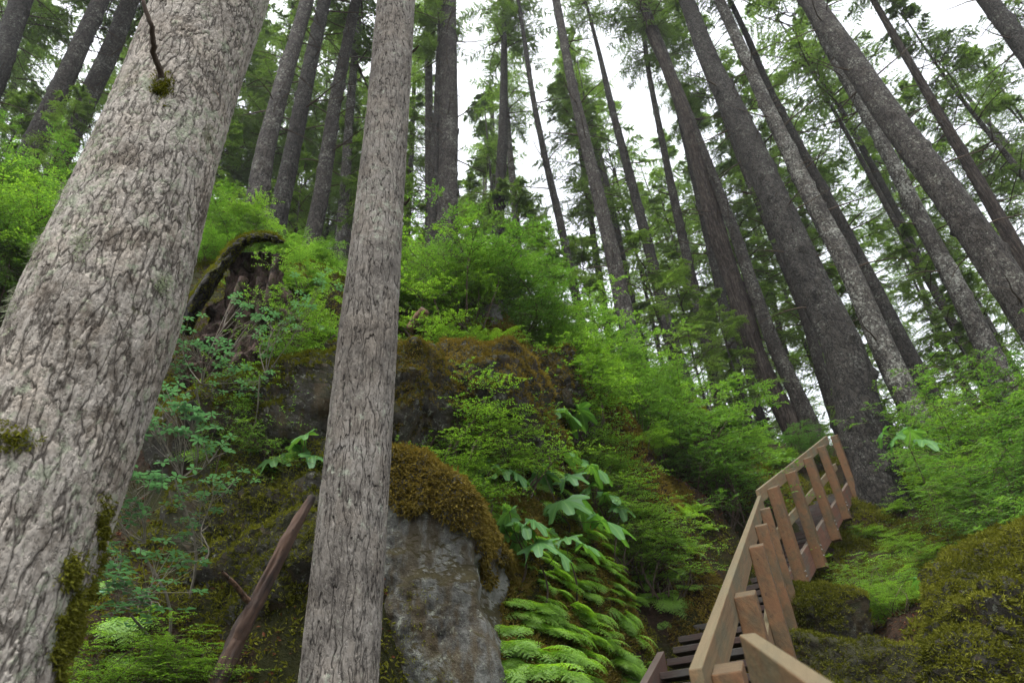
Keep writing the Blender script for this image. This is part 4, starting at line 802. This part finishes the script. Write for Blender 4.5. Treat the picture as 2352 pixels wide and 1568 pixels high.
club([(700, 1000, 4.7, .8), (715, 1045, 4.6, .9), (690, 1035, 4.7, .7)], P(715, 1110, 4.7), 'lobed leaves touching the left edge of the slender grey trunk')
club([(740, 750, 6.6, 1.2), (700, 740, 6.8, 1.0)], P(730, 840, 6.8), 'pale broad leaves glowing between the stump and the slender trunk')
club([(2060, 1000, 6.5, 1.1), (2120, 1010, 6.4, 1.2), (2030, 990, 6.6, .9), (2090, 990, 6.7, 1.0)], P(2090, 1120, 6.6), 'broad leaves seen edge-on just right of the top post of the stairs')
club([(2130, 1310, 4.6, .55), (2150, 1290, 4.6, .5), (2115, 1325, 4.7, .5)], P(2130, 1400, 4.7), 'small broad-leaved plant sprouting behind the lower right mossy boulder')

club([(1350, 1120, 5.3, .9), (1390, 1135, 5.3, 1.0), (1330, 1105, 5.5, .8), (1420, 1160, 5.2, .8)], P(1370, 1200, 5.6), 'broad-leaved plant right of the largest one, over the fern bank')
club([(1110, 1060, 5.2, .8), (1150, 1075, 5.1, .9), (1185, 1085, 5.1, .9), (1130, 1095, 5.0, .8)], P(1150, 1150, 5.3), 'broad-leaved plant left of the tall stem, under the orange outcrop')
club([(1300, 1235, 4.7, .8), (1340, 1250, 4.7, .9), (1260, 1225, 4.8, .8)], P(1310, 1300, 4.9), 'low broad leaves at the foot of the largest broad-leaved plant')
club([(1170, 1175, 4.75, .9), (1195, 1200, 4.7, 1.0), (1160, 1215, 4.7, .8), (1225, 1195, 4.7, .9)], P(1190, 1250, 4.9), 'low lobed leaves lying behind the moss crest of the big boulder')
# shrub with blue-green whorls
def ovate(mb, base, d, n, L, Wd, r):
    d = nrm(d); s = nrm(np.cross(d, n)); n = np.cross(s, d); L = np.asarray(L)[:, None]; Wd = np.asarray(Wd)[:, None]; N_ = len(base); vs = []
    for u, w in ((0, .08), (.35, .75), (.68, 1.0), (1, .08)):
        c = base + d * L * u - n * L * .12 * u ** 2; vs += [c - s * Wd * w / 2 + n * Wd * .1 * w, c + s * Wd * w / 2 + n * Wd * .1 * w]
    v = np.stack(vs, 1); o_ = np.arange(N_)[:, None] * 8; q = np.concatenate([o_ + np.array([a, a + 1, a + 3, a + 2]) for a in (0, 2, 4)], 0); mb.quads(v, q, 0, np.tile(r, 3))
def whorl_shrub(tips, basep, lab, L=.045):
    b = on_ground(basep); t = thing('whorled_shrub', b, lab, 'shrub'); mb = MB(); wl = MB(); rs2 = np.random.RandomState(int(tips[0][0]))
    tp = np.array([P(*q) for q in tips]); hub = b * .35 + tp.mean(0) * .65; K = 7; u = np.linspace(0, 1, K)[:, None]
    pts = b * (1 - u) + hub * u + np.sin(u * 4) * np.array([.05, .02, 0]); tubes(mb, pts[None] - b, np.linspace(.009, .005, K)[None], 5)
    for p in tp:
        w = rs2.randn(3) * .06; pp = hub * (1 - u) + p * u + np.sin(u * pi) * w; tubes(mb, pp[None] - b, np.linspace(.004, .0018, K)[None], 4)
        for j in range(9):
            c = p + rs2.randn(3) * [.09, .09, .035] if j else p
            if j: i0 = pp[-3 - rs2.randint(3)]; tubes(mb, np.array([[i0, (i0 + c) / 2 + rs2.randn(3) * .012, c]]) - b, np.array([[.002, .0016, .001]]), 3)
            k = rs2.randint(5, 7); a = np.arange(k) * 2 * pi / k + rs2.rand() * 6; dirs = np.stack([np.cos(a), np.sin(a), rs2.uniform(-.15, .3, k)], -1); ln = L * rs2.uniform(.7, 1.2, k)
            ovate(wl, c[None] - b + dirs * .004, dirs, np.array([[0, 0, 1.]]) + rs2.randn(k, 3) * .2, ln, ln * .48, rs2.rand(k))
    link('stem', mb.mesh('stem', [M['twig_grey']]), t); link('leaves', wl.mesh('leaves', [M['azalea']]), t)
whorl_shrub([(380, 890, 4.2), (420, 940, 4.1), (350, 960, 4.0), (460, 960, 4.2), (510, 1020, 4.1), (400, 990, 4.0), (340, 910, 4.2)], P(470, 1180, 4.3), 'blue-green whorled shrub with a grey stem at the height of the dark hollow')
whorl_shrub([(290, 1070, 3.7), (330, 1090, 3.7), (270, 1120, 3.6), (310, 1150, 3.6), (260, 1170, 3.5), (370, 1110, 3.8)], P(420, 1300, 3.9), 'blue-green whorled shrub leaning out from behind the massive trunk')
whorl_shrub([(260, 1340, 3.3), (300, 1330, 3.3), (340, 1370, 3.3), (300, 1390, 3.2), (240, 1300, 3.3), (360, 1400, 3.4), (390, 1270, 3.6), (270, 1270, 3.4)], P(330, 1520, 3.5), 'lowest blue-green whorled shrub, near the bottom by the massive trunk')
whorl_shrub([(410, 760, 5.0), (450, 790, 5.0), (520, 800, 5.1), (380, 800, 4.8), (430, 840, 4.9), (540, 850, 5.0), (600, 730, 5.4), (400, 720, 5.2), (560, 700, 5.6)], P(450, 1010, 5.1), 'green whorled shrub spreading before the rotten stump', .042)
whorl_shrub([(700, 700, 5.0), (650, 740, 5.2), (610, 790, 5.2), (740, 650, 5.0), (560, 880, 4.9)], P(530, 1080, 4.9), 'long arching whorled twig reaching up to the slender grey trunk', .035)
whorl_shrub([(450, 1180, 4.0), (420, 1230, 3.9), (470, 1130, 4.1), (520, 1090, 4.2), (440, 1290, 3.8)], P(440, 1400, 4.1), 'sparse whorled shrub in the middle of the dark hollow', .038)

# ------------------------------------------------------------------ dead wood
def log(name, pts, lab, mat, cat, seed, sides=40, lump=.10, rows=160):
    ax = np.array([P(x, y, d) for x, y, d, w in pts]); rad = np.array([w * d / F / 2 for x, y, d, w in pts]); s = np.linspace(0, 1, len(pts)); u = np.linspace(0, 1, rows)
    a = np.stack([np.interp(u, s, ax[:, i]) for i in range(3)], -1); R = np.interp(u, s, rad); a = a + fbm(np.stack([u * 5, u * 0, u * 0 + seed], -1), seed, 3)[:, None] * R.mean() * .14
    th = np.arange(sides) * 2 * pi / sides; tt = nrm(np.gradient(a, axis=0)); x_ = nrm(np.cross(tt, [0, 1, .2])); y_ = np.cross(tt, x_)
    nz = np.stack([np.cos(th) * 2 + 0 * u[:, None], np.sin(th) * 2 + 0 * u[:, None], u[:, None] * 9 + 0 * th], -1) + seed
    k = 1 + lump * 1.6 * fbm(nz, seed, 4) + lump * .9 * fbm(nz * np.array([3, 3, 1.4]), seed + 2, 4); k[0] *= .05; k[-1] *= .05
    v = a[:, None] + (R[:, None] * k)[..., None] * (x_[:, None] * np.cos(th)[:, None] + y_[:, None] * np.sin(th)[:, None]); b = v[0].mean(0)
    idx = np.arange(rows * sides).reshape(rows, sides); q = np.stack([idx[:-1], idx[1:], np.roll(idx[1:], -1, 1), np.roll(idx[:-1], -1, 1)], -1).reshape(-1, 4)
    t = thing(name, b, lab, cat); link('log', MB().quads(v - b, q).mesh('log', [M[mat]], True), t); return t, b
M['polewood'] = plank_mat('grained_dead_wood', unit(P(722, 1140, 4.0) - P(528, 1580, 3.3)), (.032, .019, .014), (.016, .013, .011), (.005, .004, .004), (.085, .048, .03))
M['deadwood'] = bark('rotting_wood', (.02, .013, .01), (.10, .06, .04), (.26, .16, .10), (.12, .12, .10), (14, 14, 14), .1, .3, bd=.02, plate=.6)
t, b = log('dead_pole', [(488, 1590, 3.25, 44), (540, 1474, 3.45, 39), (594, 1374, 3.6, 34), (655, 1248, 3.8, 30), (718, 1138, 4.0, 16)], 'broken brown dead pole leaning up against the slender grey trunk', 'polewood', 'dead pole', 5, lump=.10)
mb = MB(); pb = [P(588, 1395, 3.58), P(562, 1372, 3.55), P(540, 1342, 3.5), P(510, 1312, 3.45)]; tubes(mb, [np.array(pb) - b], [[.020, .017, .013, .008]], 8); link('branch_stub', mb.mesh('branch_stub', [M['deadwood']], True), t)
log('broken_log', [(940, 760, 7.3, 26), (958, 735, 7.25, 26), (976, 712, 7.2, 24)], 'short pale broken log end poking out above the ferns by the rock slab', 'deadwood', 'log', 9, 20, .08, 40)
# rotten stump with a hood of bark
def stump():
    c = P(560, 800, 6.3); b = on_ground(c, .3); t = thing('rotten_stump', b, 'dark rotten tree stump with a curved bark slab hooding its top', 'stump')
    foot = P(500, 960, 6.0); top = P(600, 585, 6.5); rows, sides = 160, 140; u = np.linspace(0, 1, rows); th = np.arange(sides) * 2 * pi / sides
    ax = foot * (1 - u)[:, None] + top * u[:, None] + np.sin(u * pi)[:, None] * np.array([.12, 0, 0]); R = np.interp(u, [0, .3, .7, .93, 1], [.52, .42, .27, .16, .03])
    nz = np.stack([np.cos(th) * 1.6 + 0 * u[:, None], np.sin(th) * 1.6 + 0 * u[:, None], u[:, None] * 2.2 + .35 * np.sin(th)], -1)
    k = 1 + .75 * fbm(nz * 1.3, 61, 5, .6) + .14 * np.sin(6 * th + 5 * u[:, None]) ; k = np.maximum(k, .25)
    v = ax[:, None] + (R[:, None] * k)[..., None] * np.stack([np.cos(th), np.sin(th) * .8, np.sin(th * 3) * .12], -1) - b
    idx = np.arange(rows * sides).reshape(rows, sides); q = np.stack([idx[:-1], np.roll(idx[:-1], -1, 1), np.roll(idx[1:], -1, 1), idx[1:]], -1).reshape(-1, 4)
    M['rotwood'] = bark('decayed_wood', (.012, .009, .007), (.06, .042, .035), (.20, .14, .12), (.05, .06, .02), (9, 9, 5), .06, .7, bd=.05, plate=.5)
    link('trunk_base', MB().quads(v, q).mesh('trunk_base', [M['rotwood']], True), t)
    # hood: thick curved slab running up the left flank and over the top
    cl = np.array([P(415, 760, 6.2), P(455, 690, 6.25), P(500, 620, 6.3), P(535, 575, 6.3), P(575, 545, 6.3), P(615, 545, 6.3), P(652, 556, 6.3)]); s = np.linspace(0, 1, len(cl)); uu = np.linspace(0, 1, 90)
    a = np.stack([np.interp(uu, s, cl[:, i]) for i in range(3)], -1); ker = np.hanning(15); ker /= ker.sum()
    for i in range(3): e_ = np.concatenate([2 * a[0, i] - a[7:0:-1, i], a[:, i], 2 * a[-1, i] - a[-2:-9:-1, i]]); a[:, i] = np.convolve(e_, ker, 'valid')
    tt = nrm(np.gradient(a, axis=0)); w_ = nrm(P(500, 600, 7) - P(500, 600, 6)); n_ = nrm(np.cross(tt, w_)); ph = np.arange(36) * 2 * pi / 36
    wd_ = np.interp(uu, [0, .5, .9, 1], [.26, .20, .15, .05]); tk = np.interp(uu, [0, .5, .9, 1], [.075, .05, .035, .012])
    kk = 1 + .35 * fbm(np.stack([np.cos(ph) + 0 * uu[:, None], np.sin(ph) + 0 * uu[:, None], uu[:, None] * 9 + 0 * ph], -1) * 1.5, 71, 4)
    vv = a[:, None] + w_ * (wd_[:, None] * np.cos(ph) * kk)[..., None] + n_[:, None] * (tk[:, None] * np.sin(ph) * kk)[..., None] - b
    idx = np.arange(90 * 36).reshape(90, 36); q = np.stack([idx[:-1], np.roll(idx[:-1], -1, 1), np.roll(idx[1:], -1, 1), idx[1:]], -1).reshape(-1, 4)
    link('bark_slab', MB().quads(vv, q).mesh('bark_slab', [M['bark_dark']], True), t)
    rs = np.random.RandomState(3); pp, nn = sample(vv.reshape(-1, 3), q, 3500, rs); nn *= np.sign((nn @ np.array([0, 0, 1.]))[:, None] + 1e-6); kp = nn[:, 2] > .3; mb = MB(); tufts(mb, pp[kp], nn[kp], 5, .022, rs); link('moss', mb.mesh('moss', [M['moss_green']]), t)
    mb = MB(); rts = []
    for (x0, y0, x1, y1, x2, y2) in ((560, 640, 520, 740, 480, 860), (600, 640, 590, 760, 600, 850), (540, 700, 500, 800, 470, 960), (640, 590, 620, 660, 600, 740), (580, 700, 640, 700, 690, 740), (520, 760, 560, 850, 600, 900)):
        u3 = np.linspace(0, 1, 12)[:, None]; p0, p1, p2 = P(x0, y0, 5.95), P(x1, y1, 5.75), P(x2, y2, 5.7); rts.append(p0 * (1 - u3) ** 2 + 2 * p1 * u3 * (1 - u3) + p2 * u3 ** 2 - b)
    tubes(mb, np.array(rts), np.broadcast_to(np.linspace(.045, .02, 12), (6, 12)), 8); link('root', mb.mesh('root', [M['rotwood']], True), t)
stump()

# moss on the foot of the massive trunk

# ------------------------------------------------------------------ thin haze volume added to pale the far trees
m_, t, o = new_mat('added_haze'); pv = N(t, 'ShaderNodeVolumePrincipled', i_Density=.0006, i_Anisotropy=.3); pv.inputs['Color'].default_value = (.92, .96, 1, 1)
t.links.new(pv.outputs[0], o.inputs['Volume'])
X0, Y0, Z0, Z1 = 262, 262, -75, 48
hz_ = MB().poly_box([(-X0, -Y0, Z0), (X0, -Y0, Z0), (X0, Y0, Z0), (-X0, Y0, Z0), (-X0, -Y0, Z1), (X0, -Y0, Z1), (X0, Y0, Z1), (-X0, Y0, Z1)])
tag(link('haze', hz_.mesh('haze', [m_])), 'thin pale haze added to veil the far trees', kind='stuff')

# details on the massive trunk: a bent dead branch and the moss at its foot
t = [o for o in scn.objects if o.name == 'spruce_tree'][0]; b = np.array(t.location); mb = MB()
pts = np.array([P(372, 178, 2.95), P(352, 120, 2.9), P(350, 70, 2.85), P(330, 10, 2.85), P(310, -40, 2.9)]); u = np.linspace(0, 4, 20); pts = np.stack([np.interp(u, np.arange(5), pts[:, i]) for i in range(3)], -1) + RS.randn(20, 3) * .003
tubes(mb, [pts - b], [np.linspace(.014, .007, 20)], 8)
link('dead_branch', mb.mesh('dead_branch', [M['twig']], True), t)
tr = [o for o in t.children if o.name.startswith('trunk')][0].data; co = np.empty(len(tr.vertices) * 3); tr.vertices.foreach_get('co', co); co = co.reshape(-1, 3)
q3 = co - EYE; dep = q3 @ FW; px = W / 2 + F * (q3 @ RI) / dep; py = H / 2 - F * (q3 @ UP) / dep
rs = np.random.RandomState(12); ax_ = np.array([co[:, 0].mean(), co[:, 1].mean(), 0]); out_ = []
mb = MB()
for (mx, my, sx_, sy_, cnt) in ((175, 1500, 34, 120, 1300), (232, 1200, 10, 70, 160), (165, 1350, 14, 60, 200), (372, 205, 14, 24, 130), (30, 1010, 50, 26, 60)):
    k = np.nonzero((np.abs(px - mx) < sx_ * 2.2) & (np.abs(py - my) < sy_ * 2.2))[0]
    w_ = np.exp(-((px[k] - mx) / sx_) ** 2 - ((py[k] - my) / sy_) ** 2) * np.clip(fbm(co[k] * 14, 21, 4) * 2 + .6, 0, 2); view = -(q3[k] / np.linalg.norm(q3[k], axis=1)[:, None])
    cz = np.interp(co[k, 2], [1, 5], [0, 1]); ctr = np.stack([np.interp(co[k, 2], *_z) for _z in ((np.sort(co[::50, 2]), np.poly1d(np.polyfit(co[::50, 2], co[::50, 0], 2))(np.sort(co[::50, 2]))), (np.sort(co[::50, 2]), np.poly1d(np.polyfit(co[::50, 2], co[::50, 1], 2))(np.sort(co[::50, 2]))))], -1)
    nn = np.concatenate([co[k, :2] - ctr, np.zeros((len(k), 1))], 1); nn = nrm(nn); f_ = (nn * view).sum(1) > -.15; w_ = w_ * f_
    sel = k[rs.rand(len(k)) < w_ * cnt / max(w_.sum(), 1)]; m_i = np.isin(k, sel); tufts(mb, co[k[m_i]], nn[m_i], 7, .017, rs, .35)
o = link('moss', mb.mesh('moss', [M['moss_green']]), t); o.location = -b
M['lichen'] = leaf_mat('hanging_lichen', (.18, .21, .13), (.28, .31, .20), .2, (1, 1, 1), 0); mb = MB()
for (mx, my, sx_, sy_, cnt) in ((190, 558, 13, 26, 40), (366, 652, 16, 14, 50), (150, 470, 12, 60, 40), (90, 560, 12, 60, 50), (30, 690, 16, 50, 40), (230, 350, 10, 50, 30), (1180, 0, 1, 1, 0)):
    if not cnt: continue
    k = np.nonzero((np.abs(px - mx) < sx_ * 1.6) & (np.abs(py - my) < sy_ * 1.6))[0]; view = -(q3[k] / np.linalg.norm(q3[k], axis=1)[:, None]); zs = np.sort(co[::50, 2])
    ctr = np.stack([np.interp(co[k, 2], zs, np.poly1d(np.polyfit(co[::50, 2], co[::50, i], 2))(zs)) for i in (0, 1)], -1)
    nn = nrm(np.concatenate([co[k, :2] - ctr, np.zeros((len(k), 1))], 1)); f_ = (nn * view).sum(1) > -.2
    w_ = np.exp(-((px[k] - mx) / sx_) ** 2 - ((py[k] - my) / sy_) ** 2) * f_; m_i = rs.rand(len(k)) < w_ * cnt / max(w_.sum(), 1); tufts(mb, co[k[m_i]], nn[m_i], 6, .022, rs, .9, .9, .12)
o = link('lichen', mb.mesh('lichen', [M['lichen']]), t); o.location = -b

t = [o for o in scn.objects if o.name == 'spruce_tree.001'][0]; b = np.array(t.location)
for (x0, y0, x1, y1, d_) in ((856, 330, 838, 322, 4.9), (928, 470, 940, 455, 4.35), (812, 820, 800, 806, 3.75), (905, 700, 918, 692, 3.9), (945, 120, 962, 104, 5.4)):
    mb = MB(); a0, a1 = P(x0, y0, d_), P(x1, y1, d_ - .03); u = np.linspace(0, 1, 6)[:, None]; tubes(mb, [(a0 * (1 - u) + a1 * u + np.sin(u * 3) * .006) - b], [np.linspace(.012, .004, 6)], 7)
    link('branch_stub', mb.mesh('branch_stub', [M['twig']], True), t)
